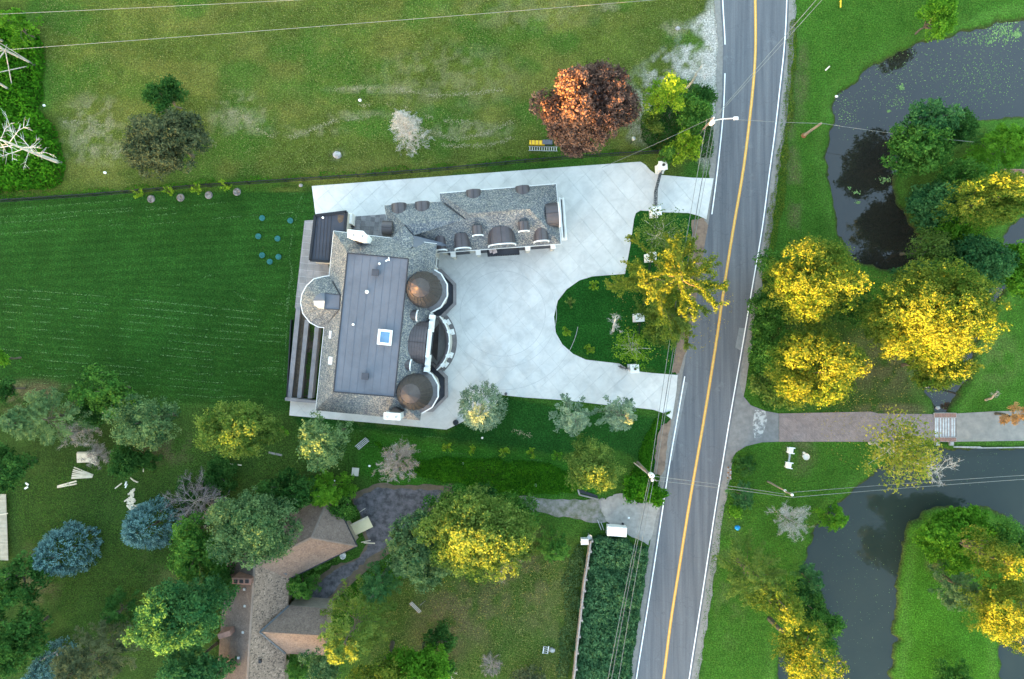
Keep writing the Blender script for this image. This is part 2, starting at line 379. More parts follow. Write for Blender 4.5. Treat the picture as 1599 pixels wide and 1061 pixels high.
# outer sheet to the horizon
B = 3000.0
ov = np.array([[-B,-B,-.02],[B,-B,-.02],[B,B,-.02],[-B,B,-.02]])
n0 = len(verts); verts = np.concatenate([verts, ov])
c00, c10, c11, c01 = idx[0, 0], idx[0, -1], idx[-1, -1], idx[-1, 0]
outer = [[n0, n0 + 1, *idx[0, ::-1]], [n0 + 1, n0 + 2, *idx[::-1, -1]], [n0 + 2, n0 + 3, *idx[-1, :]], [n0 + 3, n0, *idx[:, 0]]]
def mesh_np(name, V, Q, extra=None):
    me = bpy.data.meshes.new(name); me.vertices.add(len(V)); me.vertices.foreach_set('co', np.ascontiguousarray(V, np.float32).ravel())
    ls = Q.ravel().tolist(); starts = list(range(0, len(Q) * 4, 4)); tot = [4] * len(Q)
    for f in (extra or []): starts.append(len(ls)); tot.append(len(f)); ls += [int(i) for i in f]
    me.loops.add(len(ls)); me.loops.foreach_set('vertex_index', np.array(ls, np.int32))
    me.polygons.add(len(starts)); me.polygons.foreach_set('loop_start', np.array(starts, np.int32))
    try: me.polygons.foreach_set('loop_total', np.array(tot, np.int32))
    except Exception: pass
    me.update(calc_edges=True); return me
def set_col(me, name, c):
    a = me.color_attributes.new(name, 'FLOAT_COLOR', 'POINT')
    a.data.foreach_set('color', np.ascontiguousarray(np.concatenate([c, np.ones((len(c), 1))], 1), np.float32).ravel())
me = mesh_np('ground', verts, quads, outer)
set_col(me, 'turf_colour', np.concatenate([C, np.tile([[0.035, 0.08, 0.02]], (4, 1))]))
me.materials.append(M['turf']); me.polygons.foreach_set('use_smooth', [True] * len(me.polygons))
g = bpy.data.objects.new('ground', me); COL.objects.link(g); g['kind'] = 'structure'

def water_mat(name, ior, cc=((0.014, 0.014, 0.012), (0.021, 0.020, 0.015))):
    m, nt, b = new_mat(name)
    f = noise(nt, 0.12, 4, 0.6, pos(nt))
    nt.links.new(ramp(nt, f, [(0.3, cc[0]), (0.7, cc[1])]), b.inputs['Base Color'])
    b.inputs['Roughness'].default_value = 0.04; b.inputs['IOR'].default_value = ior
    bump(nt, b, noise(nt, 2.5, 3, 0.5, pos(nt)), 0.05, 0.02)
    return m
M['water'] = water_mat('pond_water', 1.6); M['water2'] = water_mat('lower_pond_water', 1.40, ((0.016, 0.025, 0.022), (0.023, 0.033, 0.027)))
WZ = -0.42
def sheet(name, pts, z, mat, h=0.0, kind='structure'):
    o = obj(name, MB().quad(*[(p[0], p[1], z) for p in wp(pts, h)]), mat); o['kind'] = kind
    return o
sheet('pond_water', [(1270,10),(1700,10),(1700,693.5),(1270,693.5)], WZ, M['water'])
sheet('lower_pond_water', [(1190,694),(1700,694),(1700,1150),(1190,1150)], WZ, M['water2'])

# ------------------------------------------------------------------ roads
def line_pts(tab, y): return float(np.interp(y, [t[1] for t in tab], [t[0] for t in tab]))
LL = [(1121,-220),(1126,-60),(1128,0),(1133,75),(1132,115),(1130,175),(1121,262),(1111,340),(1095,440),(1069,589),(1046,720),(1035,793),(1016,920),(994,1058),(975,1180),(960,1300)]
CC = [(1172,-220),(1178,-60),(1179,0),(1180,60),(1179,100),(1173,165),(1161,265),(1150,327),(1137,405),(1127,472),(1119,530),(1100,650),(1075,793),(1061,883),(1047,970),(1036,1060),(1018,1180),(1003,1300)]
RL = [(1222,-220),(1228,-60),(1229,0),(1225,75),(1219,125),(1211,200),(1201,272),(1190,360),(1175,445),(1161,530),(1140,650),(1117,793),(1096,932),(1076,1059),(1060,1180),(1046,1300)]
ys = list(np.arange(-220, 1301, 20))
def ss(tab, y):   # smooth interpolation
    return sum(line_pts(tab, y + o) * w for o, w in ((-30, .2), (-15, .2), (0, .2), (15, .2), (30, .2)))
def ribbon(name, ta, oa, tb, ob, z, mat, y0=-220, y1=1300, wob=0.0, parent=None, step=10):
    mb = MB(); r = random.Random(5); yy = list(np.arange(y0, y1 + .1, step)); n = len(yy); vs = []
    for y in yy:
        a = P(ss(ta, y) + oa + r.uniform(-wob, wob), y); b_ = P(ss(tb, y) + ob + r.uniform(-wob, wob), y)
        vs += [(a.x, a.y, z), (b_.x, b_.y, z)]
    mb.add(vs, [(2 * i + 2, 2 * i + 3, 2 * i + 1, 2 * i) for i in range(n - 1)])
    o = obj(name, mb, mat, parent)
    return o
M['gravel'] = simple('shoulder_gravel', (0.235, 0.225, 0.205), (0.150, 0.143, 0.130), scale=2.5, rough=0.95, bmp=0.5, lo=0.3, hi=0.7, detail=8)
def asphalt():
    m, nt, b = new_mat('asphalt')
    p = pos(nt, (1, 1, 1), (0, 0, R_(-11)))
    along = pos(nt, (1.6, 0.05, 1), (0, 0, R_(-11)))
    st = ramp(nt, noise(nt, 1.2, 4, 0.6, along), [(0.30, (0.066, 0.072, 0.083)), (0.70, (0.118, 0.124, 0.134))])
    f = ramp(nt, noise(nt, 9, 4, 0.8, p), [(0.3, 0.86), (0.7, 1.14)])
    c = mixrgb(nt, 1.0, st, f, 'MULTIPLY')
    pale = ramp(nt, noise(nt, 0.35, 6, 0.75, p), [(0.60, 0.0), (0.72, 0.5)])
    c = mixrgb(nt, pale, c, (0.17, 0.18, 0.185))
    vo = nt.nodes.new('ShaderNodeTexVoronoi'); vo.feature = 'DISTANCE_TO_EDGE'; vo.inputs['Scale'].default_value = 0.22
    dn = nt.nodes.new('ShaderNodeVectorMath'); dn.operation = 'ADD'; nz = nt.nodes.new('ShaderNodeTexNoise'); nz.inputs['Scale'].default_value = 0.8; nz.inputs['Detail'].default_value = 5
    nt.links.new(p, nz.inputs['Vector']); sc_ = nt.nodes.new('ShaderNodeVectorMath'); sc_.operation = 'SCALE'; sc_.inputs['Scale'].default_value = 2.0
    nt.links.new(nz.outputs['Color'], sc_.inputs[0]); nt.links.new(p, dn.inputs[0]); nt.links.new(sc_.outputs[0], dn.inputs[1]); nt.links.new(dn.outputs[0], vo.inputs['Vector'])
    cr = ramp(nt, vo.outputs[0], [(0.0, 0.5), (0.008, 0.0)])
    c = mixrgb(nt, cr, c, (0.05, 0.053, 0.06))
    nt.links.new(c, b.inputs['Base Color']); b.inputs['Roughness'].default_value = 0.85
    return m
M['asphalt'] = asphalt()
paint = simple('white_line', (0.78, 0.78, 0.76), (0.62, 0.62, 0.62), scale=3, rough=0.6, bmp=0, lo=0.25, hi=0.5)
ypaint = simple('yellow_line', (0.62, 0.32, 0.035), (0.45, 0.24, 0.04), scale=3, rough=0.6, bmp=0)
ypaint2 = simple('pale_yellow', (0.62, 0.50, 0.22), (0.45, 0.36, 0.16), scale=4, rough=0.6, bmp=0)
o = ribbon('road_shoulder', LL, -12, RL, 15, 0.012, M['gravel'], wob=1.8); o['kind'] = 'structure'
road = ribbon('road', LL, -3.5, RL, 3.5, 0.03, M['asphalt'], wob=0.5); road['kind'] = 'structure'
ribbon('white_edge_line', RL, -.8, RL, .8, 0.036, paint, parent=road)
ribbon('white_edge_line', LL, -.8, LL, .8, 0.036, paint, -220, 75, parent=road)
ribbon('white_edge_line', LL, -.8, LL, .8, 0.036, paint, 115, 340, parent=road)
ribbon('white_edge_line', LL, -.8, LL, .8, 0.036, paint, 588, 1300, parent=road)
ribbon('yellow_centre_line', CC, -1.9, CC, -0.3, 0.036, ypaint, parent=road)
ribbon('yellow_centre_line', CC, 0.6, CC, 2.2, 0.036, ypaint, parent=road)
ribbon('worn_centre_strip', CC, -0.3, CC, 0.6, 0.036, ypaint2, parent=road)
M['patch'] = simple('asphalt_patch', (0.19, 0.20, 0.205), (0.14, 0.15, 0.155), scale=1.5)
for pp in ([(1154,512),(1163,513),(1157,548),(1148,543)], [(1066,595),(1074,598),(1060,668),(1050,720),(1045,718),(1052,660)]):
    obj('road_patch', MB().quad(*[(p[0], p[1], 0.034) for p in wp(pp)]), M['patch'], road)
# apron to the side lane
M['apron'] = simple('apron_asphalt', (0.185, 0.185, 0.18), (0.125, 0.125, 0.125), scale=1.2, detail=8)
sheet('lane_apron', [(1165,560),(1158,580),(1155,600),(1160,618),(1172,633),(1195,642),(1216,646),(1216,690),(1190,691),(1165,697),(1149,707),(1140,722),(1136,745),(1118,760),(1128,690),(1150,590)], 0.022, M['apron'])
M['cracked'] = simple('cracked_patch', (0.36, 0.37, 0.36), (0.15, 0.155, 0.155), scale=2.2, lo=0.45, hi=0.55)
sheet('apron_patch', [(1179,640),(1195,642),(1198,655),(1193,672),(1188,684),(1178,684),(1175,662)], 0.030, M['cracked'])
def paverbrick(name, c1, c2, mortar, scale, ang=0.0, w=0.5, h=0.25):
    m, nt, b = new_mat(name); t = nt.nodes.new('ShaderNodeTexBrick')
    nt.links.new(pos(nt, (1, 1, 1), (0, 0, ang)), t.inputs['Vector'])
    t.inputs['Color1'].default_value = (*c1, 1); t.inputs['Color2'].default_value = (*c2, 1); t.inputs['Mortar'].default_value = (*mortar, 1)
    t.inputs['Scale'].default_value = scale; t.inputs['Mortar Size'].default_value = 0.012
    t.inputs['Brick Width'].default_value = w; t.inputs['Row Height'].default_value = h
    f = ramp(nt, noise(nt, 0.6, 6, 0.7, pos(nt)), [(0.3, 0.82), (0.7, 1.15)])
    f2 = ramp(nt, noise(nt, 12, 2, 0.6, pos(nt)), [(0.3, 0.85), (0.7, 1.15)])
    c = mixrgb(nt, 1.0, mixrgb(nt, 1.0, t.outputs[0], f, 'MULTIPLY'), f2, 'MULTIPLY')
    nt.links.new(c, b.inputs['Base Color']); b.inputs['Roughness'].default_value = 0.85
    return m
M['lanebrick'] = paverbrick('lane_pavers', (0.23, 0.175, 0.16), (0.17, 0.135, 0.13), (0.13, 0.11, 0.10), 1.6, R_(45))
lane = obj('brick_lane', MB().prism(wp([(1216.5,646),(1360,643),(1372,646),(1458,647),(1458,690),(1216.5,690)]), -0.6, 0.05), M['lanebrick']); lane['kind'] = 'structure'
M['lane_e'] = simple('worn_lane', (0.25, 0.228, 0.20), (0.17, 0.16, 0.145), scale=0.9, detail=8)
ea = obj('concrete_lane', MB().prism(wp([(1493,646),(1545,643),(1700,638),(1700,687),(1493,690)]), -0.6, 0.05), M['lane_e']); ea['kind'] = 'structure'
# bridge
br = thing('lane_bridge', 'short lane bridge with brick edges and pale planked deck over the channel', 'bridge', P(1475, 668))
obj('deck', MB().prism(wp([(1458.5,652),(1492.5,652),(1492.5,683),(1458.5,683)]), -0.15, 0.03), simple('deck_stone', (0.30, 0.24, 0.22), (0.2, 0.16, 0.14), scale=3), br)
for i, x in enumerate([1461, 1464, 1468.5, 1473, 1477, 1481, 1486.5, 1490]):
    a, b_ = P(x, 653), P(x - .3, 682)
    obj('deck_board', MB().box(((a.x + b_.x) / 2, (a.y + b_.y) / 2, 0.05), (0.17, (a - b_).length, 0.03)), simple('deck_pale', (0.50, 0.52, 0.52), (0.32, 0.33, 0.33), scale=2) if i == 0 else bpy.data.materials['deck_pale'], br)
for y0, y1 in ((645, 652), (683, 690)):
    cb = obj('brick_kerb', MB().prism(wp([(1458, y0), (1493, y0), (1493, y1), (1458, y1)]), -0.3, 0.11), M['joint'], br)
    for k in range(9):
        x0 = 1458.4 + k * 3.83
        obj('brick', MB().prism(wp([(x0, y0 + .4), (x0 + 3.4, y0 + .4), (x0 + 3.4, y1 - .4), (x0, y1 - .4)]), 0.11, 0.15), M['brick'], cb)
for x, w in ((1463, 5), (1485, 5)):
    obj('abutment', MB().box((*P(x, 693)[:2], -0.3), (0.5, 0.45, 1.0)), M['rock'], br)
w_ = obj('pond_retaining_wall', MB().prism(wp([(1489,697.2),(1531,697.6),(1533,699),(1700,697),(1700,698.8),(1531,700.6),(1489,699.2)]), -1.4, 0.05), M['rock'])
tag(w_, 'low grey kerb wall holding the grass strip above the lower pond', 'wall')
# private gravel drive and old asphalt drive
M['gravel2'] = simple('pale_gravel', (0.33, 0.31, 0.28), (0.20, 0.185, 0.165), scale=1.4, rough=0.95, bmp=0.4, detail=9, lo=.3, hi=.7)
M['gravel3'] = simple('mixed_gravel', (0.20, 0.19, 0.185), (0.085, 0.10, 0.060), scale=1.1, rough=0.95, bmp=0.4, detail=9, lo=.38, hi=.6)
def blob(pts, amp, seed, n=6):
    r = random.Random(seed); out = []
    for i in range(len(pts)):
        a, b_ = pts[i], pts[(i + 1) % len(pts)]
        for k in range(n):
            t = k / n; out.append((a[0] + (b_[0] - a[0]) * t + r.uniform(-amp, amp), a[1] + (b_[1] - a[1]) * t + r.uniform(-amp, amp)))
    return out
sheet('gravel_drive', blob([(945,778),(930,780),(880,781),(830,776),(810,774),(812,786),(835,800),(880,808),(935,817),(950,815)], 1.6, 3), 0.010, M['gravel3'])
sheet('gravel_apron', blob([(1040,742),(1030,770),(1010,784),(995,786),(985,776),(968,770),(950,777),(938,782),(940,800),(948,816),(975,832),(1013,851),(1022,820)], 1.2, 4), 0.018, M['gravel2'])
M['oldasph'] = simple('old_asphalt', (0.115, 0.108, 0.120), (0.035, 0.036, 0.040), scale=1.3, rough=0.9, detail=9, lo=.36, hi=.62)
M['brownlit'] = simple('leaf_litter', (0.13, 0.095, 0.07), (0.075, 0.065, 0.04), scale=1.5, rough=0.95, detail=9)
sheet('drive_litter', blob([(545,775),(590,755),(640,758),(705,757),(712,782),(672,806),(650,832),(618,858),(577,888),(546,914),(508,955),(470,955),(480,915),(520,885),(560,870),(572,850),(560,800)], 2, 9), 0.008, M['brownlit'])
sheet('old_asphalt_drive', blob([(550,780),(590,762),(640,765),(690,764),(696,778),(655,800),(638,828),(606,850),(567,880),(538,906),(500,945),(484,945),(487,920),(522,890),(560,872),(576,850),(562,800)], 2.0, 5), 0.016, M['oldasph'])
sheet('mulch_verge', blob([(1098,340),(1107,352),(1103,400),(1087,470),(1074,540),(1060,585),(1050,580),(1060,500),(1080,400),(1080,345)], 1.5, 6), 0.020, simple('dry_mulch', (0.24, 0.165, 0.12), (0.13, 0.095, 0.07), scale=1.2, rough=0.95, detail=9, bmp=.5))
sheet('mulch_verge_south', blob([(1048,656),(1042,700),(1035,742),(1022,742),(1023,700),(1032,665)], 1.5, 7), 0.020, bpy.data.materials['dry_mulch'])
sheet('shrub_bed', blob([(1060,40),(1098,30),(1105,100),(1112,170),(1105,235),(1040,245),(1010,200),(1000,150),(1030,100)], 3, 8), 0.0, M['mulch']) if False else None

# ------------------------------------------------------------------ concrete court cut into slabs
DRIVE = [(487,291),(700,275),(900,260),(985,254),(1000,253),(1008,258),(1015,266),(1022,271),(1036,274),(1080,278),(1114,279),(1103,343),(1090,337),(1075,333),(1040,332),(1000,329),(993,333),(990,342),(984,385),(976,428),
 (950,430),(925,432),(905,438),(885,452),(871,470),(865,495),(868,520),(878,538),(895,553),(915,562),(940,565),(967,568),(985,579),(1020,583),(1058,586),(1056,612),(1049,655),(1035,645),(1020,640),(1003,638),(950,633),(880,625),(820,621),(783,617),
 (762,650),(740,654),(728,656),(712,664),(697,671),(600,662),(452,649),(454,623),(497,627),(530,400),(545,363),(545,335),(493,338)]
def slabs(base, poly_px, ang_list, spacing, gap, z0, z1, mat, name, offs=(0, 0), cap=295):
    pts = wp(poly_px); bm = bmesh.new()
    f = bm.faces.new([bm.verts.new((x, y, 0)) for x, y in pts]); bmesh.ops.triangulate(bm, faces=[f])
    dirs = [(math.cos(a), math.sin(a)) for a in ang_list]
    for (dx, dy), off in zip(dirs, offs):
        pr = [x * dx + y * dy for x, y in pts]; k0 = int(math.floor((min(pr) - off) / spacing)); k1 = int(math.ceil((max(pr) - off) / spacing))
        for k in range(k0, k1 + 1):
            for s in (-gap / 2, gap / 2):
                t = off + k * spacing + s
                bmesh.ops.bisect_plane(bm, geom=bm.verts[:] + bm.edges[:] + bm.faces[:], plane_co=(dx * t, dy * t, 0), plane_no=(dx, dy, 0))
    cells = {}
    for fa in bm.faces:
        c = fa.calc_center_median(); key = []; bad = False
        for (dx, dy), off in zip(dirs, offs):
            u = (c.x * dx + c.y * dy - off) / spacing; fr = abs(u - round(u)) * spacing
            if fr < gap / 2: bad = True
            key.append(math.floor(u))
        if not bad: cells.setdefault(tuple(key), []).append(fa)
    items = sorted(cells.items(), key=lambda kv: -sum(f.calc_area() for f in kv[1]))
    loc = parent_loc(base)
    def build(faces_list, nm, kind=None):
        V = []; F = []
        for faces in faces_list:
            vi = {}; cnt = {}
            for fa in faces:
                for v in fa.verts:
                    if v not in vi: vi[v] = len(V); V.append((v.co.x, v.co.y, z1)); V.append((v.co.x, v.co.y, z0))
                F.append(tuple(vi[v] for v in fa.verts))
                for e in fa.edges: cnt[e] = cnt.get(e, 0) + 1
            fs = set(faces)
            for e, n_ in cnt.items():
                if n_ == 1:
                    fa = [q for q in e.link_faces if q in fs][0]; vs = list(fa.verts); i = vs.index(e.verts[0])
                    a, b_ = (e.verts[0], e.verts[1]) if vs[(i + 1) % len(vs)] == e.verts[1] else (e.verts[1], e.verts[0])
                    F.append((vi[b_], vi[a], vi[a] + 1, vi[b_] + 1))
        mb = MB(); mb.v = V; mb.f = F; return obj(nm, mb, mat, base, kind=kind)
    for _, fl in items[:cap]: build([fl], name)
    if len(items) > cap: build([fl for _, fl in items[cap:]], name + '_remnants', 'stuff')
    bm.free()
court = obj('driveway', MB().prism(wp(DRIVE), -0.3, 0.035), M['joint']); court['kind'] = 'structure'
slabs(court, DRIVE, (R_(40), R_(-48)), 2.0, 0.035, 0.03, 0.065, M['concrete'], 'slab', (0.3, 0.8))
# scored rings in the middle of the court
for r0, a0, a1 in ((6.7, 0, 360), (5.3, 0, 360), (9.5, 250, 350)):
    c0 = P(785, 490); mb = MB(); n = 72
    for i in range(n):
        t0 = R_(a0 + (a1 - a0) * i / n); t1 = R_(a0 + (a1 - a0) * (i + 1) / n)
        mb.quad(*[(c0.x + r * math.cos(t), c0.y + r * math.sin(t), 0.069) for r, t in ((r0, t0), (r0 + .05, t0), (r0 + .05, t1), (r0, t1))])
    obj('scored_ring', mb, M['arcline'], court)
# ------------------------------------------------------------------ mansion
def shingle(name, stops, sc1, sc2, rows=2.2, ang=0.0, rough=0.9):
    m, nt, b = new_mat(name); p = pos(nt)
    vo = nt.nodes.new('ShaderNodeTexVoronoi'); vo.inputs['Scale'].default_value = sc1; nt.links.new(p, vo.inputs['Vector'])
    sp = nt.nodes.new('ShaderNodeSeparateColor'); nt.links.new(vo.outputs['Color'], sp.inputs[0])
    c = ramp(nt, sp.outputs[0], stops)
    f = ramp(nt, noise(nt, sc2, 5, 0.7, p), [(0.3, 0.82), (0.7, 1.15)])
    c = mixrgb(nt, 1.0, c, f, 'MULTIPLY')
    nt.links.new(c, b.inputs['Base Color']); b.inputs['Roughness'].default_value = rough; b.inputs['Specular IOR Level'].default_value = 0.15
    bump(nt, b, vo.outputs['Distance'], 0.15, 0.02)
    return m
M['shingle'] = shingle('grey_shingle', [(0, (0.06, 0.070, 0.088)), (0.35, (0.105, 0.117, 0.135)), (0.65, (0.158, 0.165, 0.165)), (0.88, (0.22, 0.215, 0.19)), (1, (0.33, 0.31, 0.27))], 10.0, 0.9)
M['deck'] = simple('roof_membrane', (0.108, 0.118, 0.142), (0.090, 0.099, 0.120), scale=0.35, rough=0.7, bmp=0.02, stain=0.35, detail=8)
M['crease'] = simple('valley_metal', (0.03, 0.032, 0.04), scale=2, rough=0.6, bmp=0)
M['cone_lit'] = simple('lit_cone_side', (0.42, 0.40, 0.36), scale=2, rough=0.6)  # evening light painted into the colour of the turret cone's sunward facets
HE, HD = 7.2, 10.2
mansion = thing('mansion', 'large stone mansion with grey shingled roof, flat roof deck and domed turrets', 'mansion', P(590, 510))
def Wp(pts, h): return [P(x, y, h) for x, y in pts]
main_eave = [(521,361),(682,381),(656,657),(493,641)]
def inset(poly, d):
    """shrink a convex polygon (world xy) by d"""
    pts = [Vector((p[0], p[1])) for p in poly]; n = len(pts); out = []
    ar = sum(pts[i].x * pts[(i + 1) % n].y - pts[(i + 1) % n].x * pts[i].y for i in range(n)); sg = 1 if ar > 0 else -1
    for i in range(n):
        a, b_, c = pts[i - 1], pts[i], pts[(i + 1) % n]
        d1 = (b_ - a).normalized(); d2 = (c - b_).normalized()
        n1 = Vector((-d1.y, d1.x)) * sg; n2 = Vector((-d2.y, d2.x)) * sg
        bis = (n1 + n2); k = d / max(0.2, (1 + n1.dot(n2)) / 2) / 2
        out.append(tuple(b_ + bis * k))
    return out
def wall_with_windows(parent, poly, z0, z1, sides, zw, hw, ww, step, mat=None):
    obj('wall', MB().prism(poly, z0, z1), mat or M['stone'], parent)
    n = len(poly)
    for i in sides:
        a = Vector((*poly[i][:2], 0)); b_ = Vector((*poly[(i + 1) % n][:2], 0)); d = b_ - a; L = d.length; d.normalize()
        c = sum((Vector((*p[:2], 0)) for p in poly), Vector()) / n; nn = Vector((d.y, -d.x, 0))
        if (a + b_) .dot(nn) / 2 - c.dot(nn) < 0: nn = -nn
        k = max(1, int(L / step)); rz = math.atan2(d.y, d.x)
        for z in zw:
            for j in range(k):
                q = a + d * (L * (j + .5) / k)
                w = obj('window', MB().box((q.x + nn.x * .03, q.y + nn.y * .03, z), (ww, 0.12, hw), rz), M['white'], parent)
                obj('pane', MB().box((q.x + nn.x * .07, q.y + nn.y * .07, z), (ww - .2, 0.10, hw - .2), rz), M['glass'], w)
E = Wp(main_eave, HE); D = Wp([(543,395.5),(638,404.5),(616,620),(485,612)], HD)
D[2] = P(616, 620, HD); D[3] = P(521, 612, HD)
wall_with_windows(mansion, inset([tuple(p[:2]) for p in E], 0.35), 0, HE - .1, (0, 1, 2, 3), (2.0, 5.2), 1.9, 1.2, 2.6)
roof = obj('roof', MB().quad(E[0], E[3], D[3], D[0]).quad(E[3], E[2], D[2], D[3]).quad(E[2], E[1], D[1], D[2]).quad(E[1], E[0], D[0], D[1]).prism([tuple(p[:2]) for p in E], HE - .18, HE - .004), M['shingle'], mansion)
Dx = [tuple(p[:2]) for p in D]
obj('roof_deck', MB().prism(Dx, HD - .3, HD + .04), M['deck'], mansion)
mb = MB()
for i in range(4): mb.beam((*Dx[i], HD + .07), (*Dx[(i + 1) % 4], HD + .07), .12, .10)
obj('deck_curb', mb, M['crease'], mansion)
# membrane seams
mb = MB(); a0, a1, b0, b1 = D[0], D[1], D[3], D[2]
for k in range(1, 8):
    t = k / 8; p, q = a0.lerp(a1, t), b0.lerp(b1, t); mb.box(((p.x + q.x) / 2, (p.y + q.y) / 2, HD + .045), (.035, (p - q).length - .3, .02), math.atan2(q.y - p.y, q.x - p.x) - math.pi / 2)
obj('membrane_seam', mb, simple('seam_grey', (0.096, 0.105, 0.128), scale=1, bmp=0), mansion)
gut = MB()
for i, j in ((0, 1), (3, 0)):
    gut.beam((E[i].x, E[i].y, HE - .06), (E[j].x, E[j].y, HE - .06), .09, .12)
obj('gutter', gut, M['white'], mansion)
# things on the deck: vents, skylight
def deckbox(name, px, py, sx, sy, h, mat, h0=HD + .04, rz=-0.1):
    p = P(px, py, h0 + h); return obj(name, MB().box((p.x, p.y, h0 + h / 2), (sx, sy, h), rz), mat, mansion)
fr = deckbox('skylight', 600.5, 527, 1.55, 1.7, 0.35, M['white'])
p = P(600.8, 527, HD + .4); obj('pane', MB().box((p.x, p.y, HD + .405), (1.02, 1.18, .05), -.1), M['skyglass'], fr)
for x, y in ((586, 426), (570, 588)):
    v_ = deckbox('roof_vent', x, y, .62, .62, 0.45, M['crease']); p = P(x, y, HD + .5)
    obj('cap', MB().box((p.x, p.y, HD + .53), (.75, .75, .07), -.1), M['darkroof'], v_)
for x, y, r in ((573, 456, .2), (551.5, 507, .13), (592.5, 412, .13)):
    p = P(x, y, HD + .2); obj('vent_pipe', MB().lathe((p.x, p.y, HD), [(r, 0), (r, .3), (r * .6, .36), (0.001, .38)], 10), M['white'], mansion)
p = P(605, 406.5, HD + .1); obj('loose_board', MB().box((p.x, p.y, HD + .09), (.5, .16, .08), .5).box((p.x + .16, p.y + .12, HD + .10), (.12, .4, .08), .1), M['white'], mansion)
for x, y, dz in ((516.5, 523, 1.25), (515.5, 563.5, 1.9)):
    p = P(x, y, HE + dz + .3); obj('roof_light', MB().box((p.x, p.y, HE + dz), (.42, .85, .5), -.1), M['white'], mansion)
# rear turret
ring = [(515,431),(506,432),(490,436),(479,446),(471.5,460),(469.5,473),(473,490),(484,504),(497,511),(506,512)]
RW = Wp(ring, HE + .02); inner = [(531,461),(507,458),(500,458),(493,463),(489,470),(490.5,477),(498,482),(506,483),(522,483.5),(530,484)]
IW = [P(x, y, 9.7) for x, y in inner]
mb = MB(); n = len(ring)
A0 = P(526, 437, 9.0); A1 = P(520, 508, 9.0)
for i in range(n - 1): mb.quad(RW[i], RW[i + 1], IW[i + 1], IW[i])
obj('turret_roof', mb, M['shingle'], mansion)
tp = [tuple(p[:2]) for p in RW]; cx_, cy_ = P(510, 472, HE)[:2]
obj('turret_wall', MB().prism([(cx_ + (x - cx_) * .93, cy_ + (y - cy_) * .93) for x, y in tp], 0, HE - .05), M['stone'], mansion)
mb = MB().prism([tuple(p[:2]) for p in IW], 9.3, 9.74); obj('turret_cap', mb, M['deck'], mansion)
ap = P(507, 470, 10.3); k = [P(x, y, 9.745) for x, y in [(507,458),(500,458),(493,463),(489,470),(490.5,477),(498,482),(506,483)]]
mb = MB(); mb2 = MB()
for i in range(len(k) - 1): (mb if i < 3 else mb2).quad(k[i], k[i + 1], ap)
obj('turret_cone', mb, M['deck'], mansion); obj('turret_cone', mb2, M['cone_lit'], mansion)
gm = MB()
for i in range(n - 1): gm.beam(RW[i] + Vector((0, 0, -.02)), RW[i + 1] + Vector((0, 0, -.02)), .10, .12)
obj('turret_gutter', gm, M['white'], mansion)
vm = MB()
for a, b_, ha, hb in (((519.5, 440), (531, 461), 8.1, 9.74), ((512, 505), (530, 484), 7.8, 9.74)): vm.beam(P(*a, ha), P(*b_, hb), .12, .10)
vm.beam(P(531, 461, 9.78), P(507, 458, 9.78), .07, .07); vm.beam(P(530, 484, 9.78), P(506, 483, 9.78), .07, .07); vm.beam(P(531, 461, 9.78), P(530, 484, 9.78), .07, .07)
obj('valley', vm, M['crease'], mansion)
# chimneys
def chimney(pts_top, h, zb, peak):
    q = Wp(pts_top, h); o = obj('chimney', MB().prism([tuple(p[:2]) for p in q], zb, h), M['white'], mansion)
    c = sum(q, Vector()) / len(q)
    w = [(c.x + (p.x - c.x) * 1.08, c.y + (p.y - c.y) * 1.08) for p in q]
    obj('chimney_cap', MB().prism(w, h - .25, h - .05), M['white'], o)
    k = [P(x, y, hh) for x, y, hh in peak]; obj('cricket', MB().quad(k[0], k[1], k[2]).quad(k[2], k[1], (k[1].x, k[1].y, 7.2), k[2]), M['bronze_d'], o)
    for s in (-.3, .3):
        d = (q[1] - q[0]).normalized() * s * 1.6
        obj('flue', MB().lathe((c.x + d.x, c.y + d.y, h - .02), [(.2, 0), (.2, .18), (.13, .18), (.12, 0.02)], 10), M['stone'], o)
chimney([(544,359),(566.5,361.5),(572,367.5),(570,376),(562,376.5),(543.5,371)], 11.2, 6.5, [(552,374,10.2),(571,376,10.2),(558,381.5,9.2)])
chimney([(600,645),(624,646),(624,656.5),(600,655)], 10.8, 6.5, [(607,643.5,10.4),(628,643.8,10.4),(616,635,9.6)])
# wing (garages) -------------------------------------------------
HW, HR, HR2 = 4.6, 8.0, 7.2
wr = MB()
nw, ne, se = P(686.5,302,HW), P(868.5,287.5,HW), P(876,381.5,HW); sw = P(683,395.5,HW)
r0, r1 = P(731,333.5,HR), P(827,326.5,HR)
wv = P(726.5, 342.5, HR2)                      # where the lower ridge dies into the slope
wr.quad(nw, r0, r1, ne)                        # north slope
wr.quad(ne, r1, se)                            # east hip
wr.quad(se, r1, r0, wv, P(646,368,6.0), P(683,384,5.0), sw)
wr.quad(nw, P(688,314,HW), wv, r0)             # little west hip
w2n, w2e = P(600,321,HW), P(688,315,HW)
rw = P(631.5,351.5,HR2)
wr.quad(w2n, rw, wv, w2e)                      # lower north slope
wr.quad(w2n, P(610,373,5.2), P(608,377,7.4), P(625,397,8.8), rw)   # west slope, running into the main roof
wr.quad(rw, P(625,397,8.8), P(645,385,8.2), P(646,368,7.0))
wr.quad(rw, P(646,368,6.9), wv)
obj('wing_roof', wr, M['shingle'], mansion)
obj('saddle', MB().quad(P(646,368,7.06), P(645,386.5,8.3), P(690,383,6.6), P(688,379,6.4)).quad(P(646,368,7.05), P(690,379,6.4), P(700,384,5.4), P(690,385,6.6)), M['deck'], mansion)
vm = MB()
